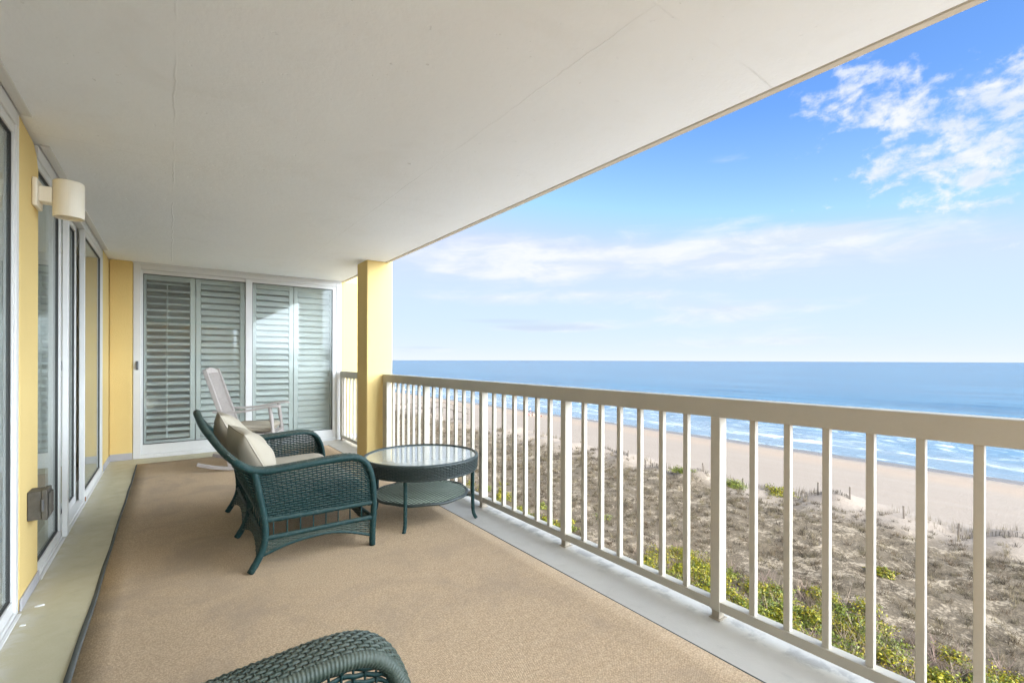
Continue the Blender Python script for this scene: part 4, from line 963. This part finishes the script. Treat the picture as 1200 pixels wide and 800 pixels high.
# ------------------------------------------------------------------ people on the beach
def person(label, loc, rz, joints, edges, cloth, hat=None, shirt=()):
    p = empty('person', loc, rz, label, 'person')
    me = bpy.data.meshes.new('body'); me.from_pydata([j[0] for j in joints], edges, []); me.update()
    o = bpy.data.objects.new('body', me); col.objects.link(o); o.parent = p; me.materials.append(M['skin'])
    md = o.modifiers.new('skin', 'SKIN')
    for v, j in zip(me.skin_vertices[0].data, joints): v.radius = (j[1], j[1])
    me.skin_vertices[0].data[0].use_root = True; o.modifiers.new('sub', 'SUBSURF').levels = 1
    cl = MB()
    for a, b, r1, r2 in cloth[1]: cl.tube([joints[a][0], ((np.array(joints[a][0]) + np.array(joints[b][0])) / 2), joints[b][0]], [r1, (r1 + r2) / 2, r2], 10)
    cl.build('clothing', cloth[0], p, smooth=True)
    h = joints[3][0]; MB().lathe([(0, .13), (.06, .12), (.105, .07), (.115, .01), (.10, -.05), (0, -.06)], 14, (h[0] - .015, h[1], h[2] + .02)).build('hair', hat or M['hair'], p, smooth=True)
    return p
def seated():
    J = [((0, 0, .16), .13), ((-.04, 0, .42), .13), ((-.06, 0, .62), .06), ((-.04, 0, .76), .095), ((-.06, .2, .54), .055), ((.10, .26, .34), .045), ((.30, .22, .30), .035), ((-.06, -.2, .54), .055), ((.10, -.26, .34), .045), ((.30, -.22, .30), .035),
         ((.36, .12, .42), .07), ((.62, .13, .08), .05), ((.78, .13, .05), .04), ((.36, -.12, .42), .07), ((.62, -.13, .08), .05), ((.78, -.13, .05), .04)]
    E_ = [(0, 1), (1, 2), (2, 3), (1, 4), (4, 5), (5, 6), (1, 7), (7, 8), (8, 9), (0, 10), (10, 11), (11, 12), (0, 13), (13, 14), (14, 15)]
    return J, E_, [(0, 1, .17, .18), (1, 2, .17, .08), (4, 5, .07, .06), (7, 8, .07, .06), (0, 10, .11, .09), (0, 13, .11, .09)]
def standing():
    J = [((0, 0, .92), .13), ((0, 0, 1.25), .14), ((0, 0, 1.48), .06), ((.01, 0, 1.62), .095), ((0, .2, 1.38), .055), ((.03, .25, 1.1), .045), ((.10, .24, .86), .035), ((0, -.2, 1.38), .055), ((.03, -.25, 1.1), .045), ((.10, -.24, .86), .035),
         ((.02, .1, .5), .07), ((0, .11, .08), .05), ((.14, .12, .04), .04), ((.02, -.1, .5), .07), ((0, -.11, .08), .05), ((.14, -.12, .04), .04)]
    return J, seated()[1], [(0, 1, .16, .19), (1, 2, .18, .08), (4, 5, .07, .06), (7, 8, .07, .06), (0, 10, .11, .09), (0, 13, .11, .09)]
def lying():
    J = [((0, 0, .13), .13), ((-.33, 0, .14), .14), ((-.56, 0, .14), .06), ((-.70, 0, .16), .095), ((-.46, .2, .12), .055), ((-.2, .27, .1), .045), ((.05, .26, .08), .035), ((-.46, -.2, .12), .055), ((-.2, -.27, .1), .045), ((.05, -.26, .08), .035),
         ((.42, .1, .12), .07), ((.84, .11, .07), .05), ((.9, .12, .16), .04), ((.42, -.1, .12), .07), ((.84, -.11, .07), .05), ((.9, -.12, .16), .04)]
    return J, seated()[1], [(0, 1, .15, .17), (1, 2, .16, .08), (0, 10, .11, .09), (0, 13, .11, .09)]
for (px, py, z, pose, clo, hat, rz, lab) in [
        (618.3, 487.0, 0, seated, 'cloth_maroon', None, -.3, 'person in maroon sitting on the beach, left of the standing one'),
        (621.6, 487.2, 0, standing, 'cloth_navy', 'cloth_white', -.8, 'person in dark clothes and white hat standing on the beach'),
        (624.6, 486.6, 0, seated, 'cloth_black', None, -1.8, 'person in black sitting on the beach, right of the standing one'),
        (633.6, 487.6, 0, lying, 'cloth_red', None, 1.2, 'person in red lying on the sand by the water')]:
    x, y = ground_pt(px, py, -11.72); J, E_, cl = pose(); person(lab, (x, y, float(terr(x, y))), rz, J, E_, (M[clo], cl), M[hat] if hat else None)
